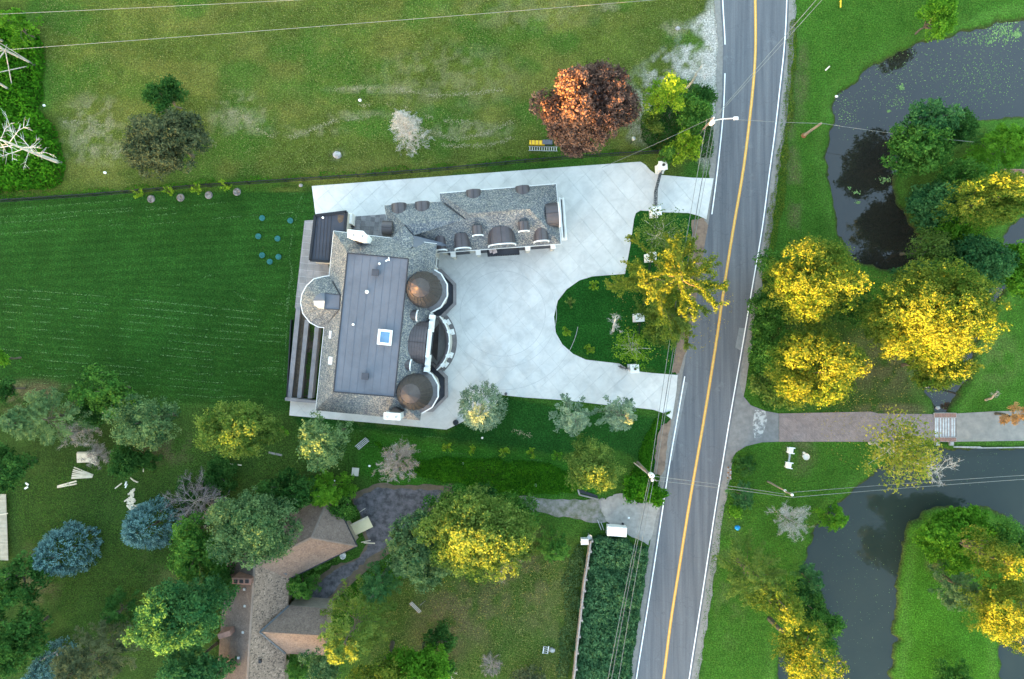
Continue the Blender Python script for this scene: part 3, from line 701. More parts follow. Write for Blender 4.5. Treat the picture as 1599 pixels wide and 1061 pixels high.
for a, b_ in ((P(694,317,5.1), P(726.5,342.5,HR2 + .04)), (P(631.5,351.5,HR2 + .04), P(646,368,7.08)), (P(625,397.5,8.85), P(608.5,378,7.45)), (P(625,397.5,8.85), P(645,386,8.3))): vm.beam(a, b_, .13, .09)
obj('valley', vm, M['crease'], mansion)
wpoly = inset([tuple(p[:2]) for p in (nw, ne, se, sw)], 0.3)
wall_with_windows(mansion, wpoly, 0, HW, (0, 1), (1.8,), 1.6, 1.2, 3.2)
wall_with_windows(mansion, inset([tuple(p[:2]) for p in (w2n, w2e, P(690,392,HW), P(612,385,HW))], .3), 0, HW - .05, (0,), (2.0,), 1.6, 1.1, 2.6)
g2 = MB().beam(nw, ne, .07, .1).beam(ne, se, .06, .1).beam(se, sw, .06, .10); obj('gutter', g2, M['white'], mansion)
# garage doors under the south eave and white pilaster caps
sa, sb = Vector((*wpoly[2], 0)), Vector((*wpoly[3], 0)); d = (sb - sa).normalized(); nrm = Vector((d.y, -d.x, 0)); nrm = -nrm if nrm.y > 0 else nrm
rz = math.atan2(d.y, d.x); L = (sb - sa).length
for t in (.13, .36, .62, .86):
    q = sa + d * L * t
    gd = obj('garage_door', MB().box((q.x + nrm.x * .02, q.y + nrm.y * .02, 1.35), (2.7, .14, 2.7), rz), M['black'], mansion)
    for k in range(4): obj('panel', MB().box((q.x + nrm.x * .10, q.y + nrm.y * .10, .38 + k * .66), (2.5, .05, .56), rz), M['darkroof'], gd)
for x, y in ((707.5,397.5),(746.7,394.4),(824,387.6),(863.6,384.6)):
    p = P(x, y, 3.0); pl = obj('pilaster', MB().box((p.x, p.y + .1, 1.5), (.42, .7, 3.0), rz), M['stone'], mansion)
    obj('capital', MB().box((p.x, p.y + .05, 3.04), (.62, .75, .14), rz), M['white'], pl)
# balcony over the garage court
q = Wp([(761,388),(809,384),(811,398),(762,401)], 3.1); bal = obj('balcony', MB().prism([tuple(p[:2]) for p in q], 2.85, 3.1), M['darkroof'], mansion)
mb = MB(); 
for a, b_ in ((0, 3), (3, 2), (2, 1)):
    A, B2 = q[a], q[b_]
    for z in (3.25, 4.05): mb.beam((A.x, A.y, z), (B2.x, B2.y, z), .06, .06)
    for k in range(int((B2 - A).length / .28) + 1):
        c = A.lerp(B2, k / max(1, int((B2 - A).length / .28))); mb.beam((c.x, c.y, 3.1), (c.x, c.y, 4.05), .035, .035)
obj('railing', mb, M['black'], bal)
for x, y in ((767,391),(772,392.5)):
    p = P(x, y, 3.8); obj('balcony_chair', MB().box((p.x, p.y, 3.5), (.5, .5, .08), .4).box((p.x + .2, p.y + .1, 3.85), (.08, .5, .7), .4).box((p.x, p.y, 3.3), (.4, .4, .3), .4), simple('chair_white', (0.6, 0.5, 0.48), scale=3) if x == 767 else bpy.data.materials['chair_white'], bal)
# east balcony strip with white frame
q = Wp([(872.5,309),(880,309),(885,375),(877.5,375)], 2.6)
eb = obj('east_balcony', MB().prism([tuple(p[:2]) for p in q], 2.2, 2.45), M['white'], mansion)
obj('bed', MB().prism(wp([(874,311.5),(877.2,311.5),(881.2,371),(878.2,371)], 2.6), 2.45, 2.56), M['darkroof'], eb)
mb = MB().beam(P(873.5,309,3.1), P(878.5,375,3.1), .22, .35).beam(P(879.5,309,2.7), P(884.5,375,2.7), .2, .2)
obj('white_rail', mb, M['white'], eb)
# dormers --------------------------------------------------------
def dormer(px, py, h, dvec, w, length, rise, wallh=0.8, mat=None, front=True, n=10, frame=.14):
    """barrel roofed dormer; (px,py,h) is the middle of the front spring line, dvec points outward"""
    c = P(px, py, h); dv = Vector((*dvec, 0)).normalized(); s = Vector((-dv.y, dv.x, 0))
    mb = MB(); arc = []
    for i in range(n + 1):
        a = math.pi * i / n; arc.append((math.cos(a) * w / 2, math.sin(a) * rise))
    fa = [c + s * u + Vector((0, 0, v)) for u, v in arc]; ba = [p - dv * length for p in fa]
    for i in range(n): mb.quad(fa[i], ba[i], ba[i + 1], fa[i + 1])
    o = obj('dormer', mb, mat or M['bronze'], mansion, smooth=False)
    sm = MB()
    for k in (n // 4, n // 2, n - n // 4):
        sm.beam(fa[k] + Vector((0, 0, .02)), ba[k] + Vector((0, 0, .02)), .05, .05)
    obj('seam', sm, M['bronze_d'], o)
    ck = MB()
    for e in (0, n): ck.quad(fa[e], ba[e], ba[e] - Vector((0, 0, wallh)), fa[e] - Vector((0, 0, wallh)))
    obj('cheek', ck, M['bronze_d'], o)
    if front:
        wm = MB()
        for i in range(n): wm.beam(fa[i] + dv * .03, fa[i + 1] + dv * .03, frame, frame)
        for e in (0, n): wm.beam(fa[e] + dv * .03, fa[e] - Vector((0, 0, wallh)) + dv * .03, frame, frame)
        wf = obj('front_frame', wm, M['white'], o)
        g_ = MB(); g_.quad(*([p - dv * .05 for p in fa] + [fa[n] - dv * .05 - Vector((0, 0, wallh)), fa[0] - dv * .05 - Vector((0, 0, wallh))]))
        obj('pane', g_, M['glass'], wf)
    return o
wn_ = (-.085, .996); we_ = (.996, .082); me_ = (.995, -.10); ms = (.085, -.996)
for x, y, w in ((739, 297.5, 1.75), (815.5, 291.5, 1.65), (622.5, 318.5, 1.75), (659, 316, 1.7)):
    dormer(x, y, 5.0, wn_, w, 1.3, .8, .5, front=False)
dormer(689, 391, 5.3, ms, 1.25, 1.6, .7); dormer(722.6, 388.5, 5.3, ms, 1.85, 1.7, 1.0); dormer(784, 383, 5.5, ms, 3.2, 2.0, 1.3); dormer(845.5, 377.5, 5.3, ms, 1.75, 1.7, 1.0)
dormer(746, 368, 7.0, ms, 1.2, 1.1, .6, .3, frame=.12); dormer(818, 361.5, 7.0, ms, 1.2, 1.1, .6, .3, frame=.12)
dormer(872, 335, 5.4, we_, 2.8, 1.5, 1.2)
dormer(597.5, 356, 5.3, (-.996, .05), 1.7, 1.2, .8, front=False)
dormer(651, 493, 8.9, me_, 1.2, 1.1, .6, .3, frame=.14); dormer(641, 570.5, 8.9, me_, 1.2, 1.1, .6, .3, frame=.14)
# big central barrel with white pediment
dc = dormer(667, 536, 7.9, me_, 4.8, 2.9, 1.5, .8, front=False, n=14)
c = P(667, 536, 7.9); dv = Vector((*me_, 0)).normalized(); s_ = Vector((-dv.y, dv.x, 0)); sm = MB()
for k in range(1, 9):
    o_ = c - dv * (k * .3)
    for i in range(10):
        a0 = math.pi * i / 10; a1 = math.pi * (i + 1) / 10
        sm.beam(o_ + s_ * math.cos(a0) * 2.42 + Vector((0, 0, math.sin(a0) * 1.52)), o_ + s_ * math.cos(a1) * 2.42 + Vector((0, 0, math.sin(a1) * 1.52)), .04, .04)
obj('rib', sm, M['bronze_d'], dc)
pm = MB(); c2 = c + dv * .25
for (y0, y1, h1, th) in ((-3.0, 3.0, .55, .5), (-2.5, 2.5, 1.2, .42), (-1.6, 1.6, 1.75, .36)):
    ctr = c2 + s_ * (y0 + y1) / 2; pm.box((ctr.x, ctr.y, 7.2 + h1 / 2 - .3), (th, y1 - y0, h1 + .6), math.atan2(dv.y, dv.x))
for e in (-3.0, 3.0):
    q_ = c2 + s_ * e; pm.box((q_.x, q_.y, 7.5), (.6, .5, 1.3), math.atan2(dv.y, dv.x))
obj('pediment', pm, M['white'], mansion)
obj('pediment_window', MB().box((*(c2 + dv * .22)[:2], 7.3), (.1, 2.6, 1.1), math.atan2(dv.y, dv.x)), M['glass'], mansion)
# curved portico balcony -----------------------------------------
pc = P(643, 534, 4.2); ang0 = math.radians(-48); ang1 = math.radians(42); Rr = 4.5
def arcpts(r, z, a0=ang0, a1=ang1, n=20): return [(pc.x + r * math.cos(a0 + (a1 - a0) * i / n), pc.y + r * math.sin(a0 + (a1 - a0) * i / n), z) for i in range(n + 1)]
por = obj('portico', MB().prism([(p[0], p[1]) for p in arcpts(Rr, 0)] + [], 0.0, 4.2), M['stone'], mansion)
obj('portico_roof', MB().prism([(p[0], p[1]) for p in arcpts(Rr - .05, 0)], 4.2, 4.28), simple('oxidised_metal', (0.085, 0.080, 0.072), (0.05, 0.048, 0.048), scale=.8, rough=.5), por)
obj('dark_cornice', MB().tube(arcpts(Rr - .22, 4.6), .17, 8), M['bronze'], por)
obj('white_balustrade', MB().tube(arcpts(Rr + .02, 4.75), .075, 8), M['white'], por)
for t in (.12, .3, .5, .7, .88):
    a = ang0 + (ang1 - ang0) * t; x, y = pc.x + (Rr + .05) * math.cos(a), pc.y + (Rr + .05) * math.sin(a)
    if t != .5:
        cm = MB().lathe((x, y, 0), [(.30, 0), (.30, .3), (.21, .4), (.18, 3.6), (.28, 3.8), (.28, 4.0)], 12).box((x, y, 4.05), (.5, .5, .14), a).box((x, y, .3), (.7, .7, .5), a)
        obj('column', cm, M['white'], por)
    obj('cresting', MB().box((pc.x + (Rr - .02) * math.cos(a), pc.y + (Rr - .02) * math.sin(a), 4.82), (.16, .24, .14), a), M['white'], por)
st = simple('step_stone', (0.20, 0.18, 0.175), (0.14, 0.13, 0.13), scale=1.5)
for k, (r, z) in enumerate(((5.05, .16), (4.9, .32), (4.75, .48))):
    pts = arcpts(r, z, ang0 * .98, ang1 * .98); obj('step', MB().prism([(p[0], p[1]) for p in pts] + [(pc.x + 1, pc.y)], 0.05 if k == 0 else (.16, .32)[k - 1] , z), st, por)
# domed turrets --------------------------------------------------
def dome(apx, apy, ha, hb):
    a = P(apx, apy, ha); c = (a.x, a.y, 0)
    t = obj('dome_tower', MB().lathe(c, [(2.15, 0), (2.15, hb - .3), (2.3, hb - .25), (2.3, hb)], 12), M['stone'], mansion)
    sk = MB().lathe(c, [(2.3, hb - .25), (2.62, hb - .1), (2.62, hb), (2.05, hb + .55)], 12, R_(15), R_(375)); obj('skirt', sk, M['slate'], t)
    mb = MB(); z = hb - .08
    for i in range(12):
        a0 = R_(15 + 30 * i); a1 = R_(45 + 30 * i)
        if -75 <= ((15 + 30 * i + 180) % 360 - 180) <= 60:
            mb.beam((c[0] + 2.68 * math.cos(a0), c[1] + 2.68 * math.sin(a0), z - .15), (c[0] + 2.68 * math.cos(a1), c[1] + 2.68 * math.sin(a1), z - .15), .16, .3)
    obj('white_cornice', mb, M['white'], t)
    H = ha - hb
    prof = [(2.08, hb + .5), (2.08, hb + .5 + .12 * H), (1.98, hb + .5 + .26 * H), (1.74, hb + .5 + .42 * H), (1.40, hb + .5 + .56 * H), (1.12, hb + .5 + .65 * H)]
    cap = [(1.12, hb + .5 + .65 * H), (0.55, hb + .5 + .80 * H), (0.03, ha)]
    N = 24
    for i in range(N):
        a0, a1 = 2 * math.pi * i / N, 2 * math.pi * (i + 1) / N; m_ = MB()
        for j in range(len(prof) - 1):
            (r0, z0), (r1, z1) = prof[j], prof[j + 1]
            m_.quad(*[(c[0] + r * math.cos(t_), c[1] + r * math.sin(t_), z_) for r, t_, z_ in ((r0, a0, z0), (r0, a1, z0), (r1, a1, z1), (r1, a0, z1))])
        obj('dome_panel', m_, M['dome'], t)
    rb = MB()
    for i in range(N):
        a0 = 2 * math.pi * i / N; rb.tube([(c[0] + (r + .02) * math.cos(a0), c[1] + (r + .02) * math.sin(a0), z_) for r, z_ in prof], .035, 4)
    rb.tube([(c[0] + 1.13 * math.cos(2 * math.pi * k / 24), c[1] + 1.13 * math.sin(2 * math.pi * k / 24), cap[0][1]) for k in range(25)], .05, 4)
    obj('dome_rib', rb, M['bronze_d'], t)
    for i in range(12):
        a0, a1 = 2 * math.pi * i / 12, 2 * math.pi * (i + 1) / 12; m_ = MB()
        for j in range(2):
            (r0, z0), (r1, z1) = cap[j], cap[j + 1]
            m_.quad(*[(c[0] + r * math.cos(t_), c[1] + r * math.sin(t_), z_) for r, t_, z_ in ((r0, a0, z0), (r0, a1, z0), (r1, a1, z1), (r1, a0, z1))])
        obj('cap_panel', m_, M['domecap'], t)
    obj('finial', MB().lathe((c[0], c[1], ha - .05), [(.08, 0), (.10, .1), (.04, .2), (.02, .5), (0.001, .52)], 8), M['bronze'], t)
    # window well ring with grey coping round the foot
    def oct_(r, z): return [(c[0] + r * math.cos(R_(22.5 + 45 * k)), c[1] + r * math.sin(R_(22.5 + 45 * k)), z) for k in range(8)]
    ri, ro = oct_(2.95, .5), oct_(3.35, .5); m_ = MB()
    for k in range(8):
        k2 = (k + 1) % 8; m_.quad(ri[k], ro[k], ro[k2], ri[k2]); m_.quad(ro[k], (*ro[k][:2], 0), (*ro[k2][:2], 0), ro[k2]); m_.quad((*ri[k][:2], 0.07), ri[k], ri[k2], (*ri[k2][:2], 0.07))
    obj('well_coping', m_, M['stepgrey'], t)
    obj('planting_bed', MB().prism([(p_[0], p_[1]) for p_ in oct_(2.94, 0)], .05, .12), M['darkroof'], t)
M['dome'] = simple('dome_metal', (0.050, 0.043, 0.041), (0.036, 0.031, 0.031), scale=1.2, rough=.6, metal=.0, bmp=0.03, rnd=.08)
M['domecap'] = simple('dome_cap_metal', (0.070, 0.060, 0.064), (0.056, 0.048, 0.052), scale=1.2, rough=.6, metal=.0, bmp=0.03, rnd=.06)
M['stepgrey'] = simple('coping_grey', (0.27, 0.245, 0.24), (0.2, 0.18, 0.18), scale=1.5)
dome(653, 448, 12.6, 7.2); dome(637.8, 616.5, 12.6, 7.2)
# pool house / flat dark annex -----------------------------------
annex = [(492.5,337),(541.5,331),(538.5,364),(521,362.5),(515,409),(484.5,407)]
q = Wp(annex, 3.6); an = obj('annex', MB().prism([tuple(p[:2]) for p in q], 0, 3.4), M['stone'], mansion)
obj('annex_roof', MB().prism([tuple(p[:2]) for p in q], 3.4, 3.6), M['darkroof2'] if 'darkroof2' in M else simple('annex_membrane', (0.042, 0.046, 0.060), (0.034, 0.037, 0.048), scale=.8, rough=.5), an)
mb = MB()
for i in range(6): mb.beam((q[i].x, q[i].y, 3.68), (q[(i + 1) % 6].x, q[(i + 1) % 6].y, 3.68), .3, .2)
obj('parapet', mb, M['black'], an)
obj('white_trim', MB().beam(P(541.5,332,3.5), P(539,363,3.5), .14, .3), M['white'], an)
obj('rust_stain', MB().prism(wp(blob([(528,336),(537,337),(536,344),(530,349),(527,343)], .8, 2, 3), 3.6), 3.6, 3.61), simple('rusty_stain', (0.13, 0.085, 0.05), (0.07, 0.05, 0.04), scale=3, rough=.8), an)
p = P(504, 340, 3.8); obj('vent_pipe', MB().lathe((p.x, p.y, 3.6), [(.14, 0), (.14, .2), (.001, .22)], 8), M['white'], an)
for i in range(1, 6):
    x0 = 492 + i * 5.2; y0 = 339; a_, b_ = P(x0 - .5, 336.5, 3.62), P(x0 - 5.2 if x0 < 521 else x0 - 2.4, 405 if x0 < 521 else 361, 3.62)
    obj('standing_seam', MB().beam(a_, b_, .03, .04), M['bronze_d'], an)
# little shed between annex and court: white door unit
p = P(546, 341, 2.0); u = obj('side_door', MB().box((p.x, p.y, 1.0), (.5, 1.3, 2.0), -.08), M['white'], mansion)
p = P(546, 349, 1.0); obj('stair_well', MB().box((p.x, p.y, .45), (.6, .9, .8), -.08), M['black'], mansion)
# patios -----------------------------------------------------------
M['paver'] = simple('patio_paver', (0.27, 0.255, 0.25), (0.20, 0.19, 0.19), scale=.9, rough=.85, rnd=.12, bmp=.1)
M['paver2'] = simple('court_paver', (0.19, 0.185, 0.19), (0.14, 0.135, 0.14), scale=.9, rough=.85, rnd=.30, bmp=.1)
PAT1 = [(476,345),(494,344),(487,405),(512,410),(516,430),(500,445),(466,490),(461,480)]
pt = obj('patio', MB().prism(wp(PAT1), -.2, .10), M['joint']); pt['kind'] = 'structure'
slabs(pt, PAT1, (R_(-5.5), R_(84.5)), .85, .03, .09, .13, M['paver'], 'paver', (.1, .2))
PAT2 = [(549,339),(602,335),(612,375),(575,372),(545,366)]
pt2 = obj('courtyard', MB().prism(wp(PAT2), -.2, .075), M['joint']); pt2['kind'] = 'structure'
slabs(pt2, PAT2, (R_(-5.5), R_(84.5)), .58, .02, .07, .11, M['paver2'], 'paver', (.1, .2))
# terraced planters along the west side
pln = thing('terraced_planters', 'long grey terraced planting beds along the rear wall of the mansion', 'planter', P(478, 560))
def strip(a0, a1, b0, b1, z0, z1, mat, name): return obj(name, MB().prism(wp([a0, a1, b1, b0], 0), z0, z1), mat, pln)
M['terr'] = simple('terrace_cap', (0.23, 0.225, 0.24), (0.17, 0.165, 0.175), scale=1, rough=.8)
def xs(x, y): return x - (y - 512) * .1   # runs parallel to the wall
for (xa, xb, z1) in ((461.5, 468.5, .6), (478, 484.5, .9), (496, 502.5, 1.3)):
    strip((xs(xa,480 if xa < 470 else 500), 480 if xa < 470 else 500), (xs(xb,480 if xa < 470 else 500), 480 if xa < 470 else 500), (xs(xa,621), 621), (xs(xb,621), 621), -.2, z1, M['terr'], 'planter_wall')
obj('end_wall', MB().prism(wp([(450.5,620),(500,625),(500,629),(450.5,624.5)]), -.2, 1.35), M['terr'], pln)
for (xa, xb) in ((468.6, 477.9), (484.6, 495.9)):
    strip((xs(xa,485), 485), (xs(xb,485), 485), (xs(xa,620), 620), (xs(xb,620), 620), -.1, .22, M['mulch'], 'soil')
obj('outer_edge', MB().prism(wp([(456,500),(457.5,500),(451,622),(449.5,622)]), -.1, .7), M['black'], pln)
# ------------------------------------------------------------------ old brown-roofed house
def brown(name, c1, c2, c3):
    return shingle(name, [(0, c2), (0.4, c1), (0.75, c1), (1, c3)], 7.5, 0.8)
M['brownroof'] = brown('brown_shingle', (0.185, 0.135, 0.108), (0.14, 0.104, 0.085), (0.225, 0.17, 0.14))
M['westroof_shade'] = brown('shaded_west_shingle', (0.128, 0.102, 0.088), (0.100, 0.080, 0.070), (0.155, 0.125, 0.108))  # shade put into the west slope's colour to offset the afterglow
M['oldroof'] = brown('weathered_shingle', (0.235, 0.170, 0.130), (0.08, 0.064, 0.052), (0.34, 0.25, 0.19))
M['ridge'] = simple('ridge_cap', (0.21, 0.165, 0.135), scale=2)
house = thing('brown_roofed_house', 'old single storey house with brown shingle roofs half hidden by trees', 'house', P(410, 940))
hE, hR = 3.1, 5.6
a, b_ = P(558,853,hE), P(517,768,hE); dirw = Vector((-.90, -.44, 0)).normalized()
r1_ = P(490.5,834.5,hR)
d_ = (a - b_); mid = (a + b_) / 2; dirw = Vector((d_.y, -d_.x, 0)).normalized(); dirw = -dirw if dirw.x > 0 else dirw
Lw = 12.0; a2, b2 = a + dirw * Lw, b_ + dirw * Lw; r1_ = mid + dirw * 3.6; r1_.z = hR; r2_ = mid + dirw * Lw; r2_.z = hR
ov_ = [tuple(p_[:2]) for p_ in (a, b_, b2, a2)]
obj('wall', MB().prism(inset(ov_, .4), 0, hE - .1), simple('old_siding', (0.30, 0.26, 0.21), scale=2), house)
hr = obj('roof', MB().quad(a, a2, r2_, r1_).quad(b_, r1_, r2_, b2).quad(a, r1_, b_).prism(ov_, hE - .18, hE - .01), M['brownroof'], house)
rc = MB().beam(r1_, r2_, .22, .08).beam(a, r1_, .2, .08).beam(b_, r1_, .2, .08); obj('ridge_cap', rc, M['ridge'], hr)
obj('gutter', MB().beam(a, b_, .12, .14).beam(a, a2, .12, .14), M['black'], hr)
# central body
c0, c1 = P(398,872,hR + .1), P(383,1110,hR + .1)
ce0, ce1 = P(443,868,hE), P(443,1110,hE); cw0, cw1 = P(352,880,hE), P(335,1110,hE); ce0 = P(452,892,hE)
bd = obj('body_roof', MB().quad(ce0, c0, c1, ce1).prism([tuple(p_[:2]) for p_ in (ce0, c0, cw0, cw1, ce1)], hE - .18, hE - .01), M['oldroof'], house)
obj('body_roof', MB().quad(c0, cw0, cw1, c1).quad(ce0, cw0, c0), M['westroof_shade'], house)
obj('ridge_cap', MB().beam(c0, c1, .25, .08), M['ridge'], bd)
obj('wall', MB().prism(inset([tuple(p_[:2]) for p_ in (ce0, cw0, cw1, ce1)], .5), 0, hE - .1), bpy.data.materials['old_siding'], house)
# east gable
e0, e1 = P(451,946,hE), P(510,950,hE); f0, f1 = P(446,1021,hE), P(508,1024,hE); gr, ge = P(406,987,hR - .05), P(509,993,hR - .2)
eg = obj('gable_roof', MB().quad(e0, gr, ge, e1).quad(f0, f1, ge, gr), M['brownroof'], house)
obj('gable_wall', MB().prism([tuple(p_[:2]) for p_ in (e0, e1, f1, f0)], 0, hE - .05), bpy.data.materials['old_siding'], house)
obj('valley', MB().beam(P(451,946,hE + .1), gr + Vector((0, 0, .08)), .2, .08).beam(P(446,1021,hE + .1), gr + Vector((0, 0, .08)), .2, .08).beam(P(408,877,4.8), P(448,897,3.6), .2, .1), M['wirevalley'] if 'wirevalley' in M else simple('flashing', (0.10, 0.11, 0.12), scale=2), house)
p = P(376, 909, 6.8); ch = obj('chimney', MB().box((p.x, p.y, 4.4), (2.2, .7, 4.4), -.05), M['brick'], house)
for k in (-.65, 0, .65): obj('flue', MB().box((p.x + k, p.y, 6.63), (.42, .42, .1), -.05), M['black'], ch)
p = P(350, 992, 5.6); obj('small_chimney', MB().box((p.x, p.y, 4), (1.5, .6, 3.2), .3), M['brick'], house)
for x, y in ((382,920),(383,946),(380,987),(373,1027)):
    p = P(x, y, 5.0); obj('roof_vent', MB().box((p.x, p.y, 4.95), (.26, .26, .5)), M['steel'], house)
p = P(406, 1033, 5); obj('roof_hood', MB().box((p.x, p.y, 4.9), (.3, .4, .4)), M['black'], house)
# ------------------------------------------------------------------ foliage engine
def leaf_mesh(name, c, nrm, size, tint, mat, parent, aspect=0.62, kind=None, tang=None, rs=1):
    r = np.random.default_rng(rs); N = len(c)
    nrm = nrm / np.maximum(np.linalg.norm(nrm, axis=1, keepdims=True), 1e-6)
    a = r.normal(size=(N, 3)) if tang is None else tang + r.normal(size=(N, 3)) * .25
    t = a - nrm * (a * nrm).sum(1, keepdims=True); t /= np.maximum(np.linalg.norm(t, axis=1, keepdims=True), 1e-6)
    b_ = np.cross(nrm, t); s = size[:, None]
    V = np.stack([c - t * s, c - b_ * s * aspect, c + t * s, c + b_ * s * aspect], 1).reshape(-1, 3)
    if parent is not None: V = V - np.array(parent_loc(parent))
    me = mesh_np(name, V, np.arange(N * 4).reshape(N, 4)); 
    at = me.attributes.new('tint', 'FLOAT', 'POINT'); at.data.foreach_set('value', np.repeat(np.clip(tint, 0, 1), 4).astype(np.float32))
    me.materials.append(LEAF[mat] if isinstance(mat, str) else mat)
    o = bpy.data.objects.new(name, me); COL.objects.link(o)
    if parent is not None: o.parent = parent
    if kind: o['kind'] = kind
    return o
def unit(v): return v / np.maximum(np.linalg.norm(v, axis=-1, keepdims=True), 1e-6)
NSEED = [100]
def seed():
    NSEED[0] += 1; return NSEED[0]
def trunk_mesh(base, top, r0, limbs, rg, bark, parent, rmin=.03):
    mb = MB(); b_, t = Vector(base), Vector(top)
    n = 5; pts = []
    for i in range(n + 1):
        p = b_.lerp(t, i / n); w = .03 * (t - b_).length * math.sin(math.pi * i / n); p += Vector((rg.normal() * w, rg.normal() * w, 0)); pts.append(p)
    mb.tube(pts, [r0 * (1.25 if i == 0 else 1 - .8 * i / n) for i in range(n + 1)], 7)
    for (s, e, r) in limbs:
        s, e = Vector(s), Vector(e); m = s.lerp(e, .5) + Vector((0, 0, -.06 * (e - s).length)) + Vector(rg.normal(size=3) * .05 * (e - s).length)
        mb.tube([s, m, e], [r, r * .65, rmin * .6], 5, cap=False)
    return obj('trunk', mb, M[bark], parent)
def tree(px, py, rp, h, kind, mat, label, name='tree', cat='tree', group=None, ry=None, rot=0.0, bark='bark', dens=1.0, leaf=None, low=0.22, hc=None, tuft=None, lobes=None, squash=1.0):
    """px,py,rp: middle and radius of the crown in the photo; the crown's own middle height sets where it stands"""
    sd = seed(); rg = np.random.default_rng(sd)
    hm = h * (hc or 0.62); c = P(px, py, hm); k = (1 - hm / CAM_H) / PPM
    rx = rp * k; ryy = (ry or rp) * k
    # part of the width is perspective lean of the crown: keep the plan round
    base = Vector((c.x, c.y, 0))
    t = thing(name, label, cat, base, group)
    zb = h * low; zc = (h + zb) / 2; rz = (h - zb) / 2
    cr, sr = math.cos(rot), math.sin(rot)
    def place(u):   # unit-ball coordinates to the world
        x = u[:, 0] * rx; y = u[:, 1] * ryy
        return np.stack([base.x + x * cr - y * sr, base.y + x * sr + y * cr, zc + u[:, 2] * rz], 1)
    limbs = []
    ls = leaf or (0.17 if rp > 45 else 0.14)
    if kind == 'lobed':
        K = lobes or max(10, int(5 + rx * ryy * .85)); d = unit(rg.normal(size=(K, 3))); d[:, 2] = np.abs(d[:, 2]) * 1.0 - .25; d = unit(d)
        rr = rg.uniform(.45, .86, K); rr[: max(2, K // 6)] *= .35
        cen = d * rr[:, None]; lr = rg.uniform(.20, .38, K) * (1.0 if K < 25 else .85)
        T = []; TC = []; TT = []
        for i in range(K):
            m = int(21 * dens * (lr[i] / .3) ** 2 * max(1, rx * ryy / 9) ** .8); q = unit(rg.normal(size=(m, 3))); q[:, 2] = np.abs(q[:, 2] + .25) * np.sign(q[:, 2] + .5)
            q = unit(q); T.append(cen[i] + q * lr[i] * rg.uniform(.75, 1.05, (m, 1))); TC.append(q); TT.append(np.full(m, rg.uniform(.25, .7)) + rg.normal(size=m) * .20)
        T = np.concatenate(T); TC = np.concatenate(TC); TT = np.concatenate(TT)
        per = 14; cw = place(T); Nn = len(cw)
        ts = (tuft or .19)
        c_ = np.repeat(cw, per, 0) + rg.normal(size=(Nn * per, 3)) * ts * [1, 1, .7]
        nr = np.repeat(TC, per, 0) * .7 + rg.normal(size=(Nn * per, 3)) * .65 + [0, 0, .2]
        tt = np.repeat(TT, per) + rg.normal(size=Nn * per) * .2
        limbs = [((base.x, base.y, h * .25 + .35 * h * rg.random()), tuple(place(cen[i:i + 1])[0]), .04 + .012 * h) for i in range(min(K, 14))]
        o = leaf_mesh('crown', c_, nr, rg.uniform(.65, 1.2, len(c_)) * ls, tt, mat, t, rs=sd)
    elif kind == 'spray':   # radiating boughs seen from above
        nb = int(46 * dens * max(1, rx / 3.2)); A = rg.uniform(0, 2 * np.pi, nb); tz = rg.random(nb) ** .8
        pts = []; nrm = []; tan = []; tin = []
        for i in range(nb):
            z = zb + (h - zb) * tz[i]; L = rg.uniform(.75, 1.12) * (1 - tz[i]) ** .62 * .98 + .06
            n_ = int((34 + 26 * L * rx / 3) * 1.25); s = rg.random(n_) ** .6
            s0 = .12 if tz[i] > .55 else .3; s = s0 + (1 - s0) * s
            wdt = .42 * (1.1 - s) * L * rx * .5 + .16; lat = rg.normal(size=n_) * wdt * .55
            ca, sa = math.cos(A[i]), math.sin(A[i]); ux = s * L
            rise = (.55 * s * L * rx * (.6 if tz[i] < .5 else .9)) * (.5 + tz[i]) - .12 * (s * L) ** 2 * rx
            x = ux * rx * ca - lat * sa; y = ux * ryy * sa + lat * ca
            zz = z + rise * .45 + rg.normal(size=n_) * .10
            pts.append(np.stack([base.x + x * cr - y * sr, base.y + x * sr + y * cr, np.minimum(zz, h)], 1))
            nrm.append(np.stack([ca * np.full(n_, .3), sa * np.full(n_, .3), np.full(n_, .8)], 1) + rg.normal(size=(n_, 3)) * .6)
            sg = np.sign(lat + 1e-6) * .8; tan.append(np.stack([ca - sa * sg, sa + ca * sg, np.full(n_, .15)], 1))
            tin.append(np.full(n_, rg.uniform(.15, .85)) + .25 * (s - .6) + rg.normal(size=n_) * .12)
            if i % 3 == 0: limbs.append(((base.x, base.y, z), (base.x + ca * L * rx * .8, base.y + sa * L * ryy * .8, z + .2), .05))
        o = leaf_mesh('crown', np.concatenate(pts), np.concatenate(nrm), rg.uniform(.7, 1.25, sum(map(len, pts))) * ls * 1.05, np.concatenate(tin), mat, t, aspect=.38, tang=np.concatenate(tan), rs=sd)
    elif kind == 'spruce':
        nt_ = int(330 * dens * (rx / 3.5) ** 2 + 150); tz = 1 - rg.random(nt_) ** .6; A = rg.uniform(0, 2 * np.pi, nt_)
        prof = (1 - tz ** 1.5) ** .9 * (1 + .10 * np.sin(A * 5 + tz * 20)); z = zb + (h - zb) * tz
        x = prof * np.cos(A) * rx; y = prof * np.sin(A) * ryy
        cw = np.stack([base.x + x * cr - y * sr, base.y + x * sr + y * cr, z], 1); outd = np.stack([np.cos(A), np.sin(A), np.full(nt_, .35)], 1); outd = unit(outd)
        per = 26; ax = np.repeat(outd, per, 0); u = rg.uniform(-.5, .45, nt_ * per)
        c_ = np.repeat(cw, per, 0) + ax * u[:, None] * .75 + rg.normal(size=(nt_ * per, 3)) * .13 * (1.15 - u[:, None])
        nr = rg.normal(size=(nt_ * per, 3)) * .7 + [0, 0, .5]; tt = np.repeat(rg.uniform(.25, .6, nt_), per) + u * .9
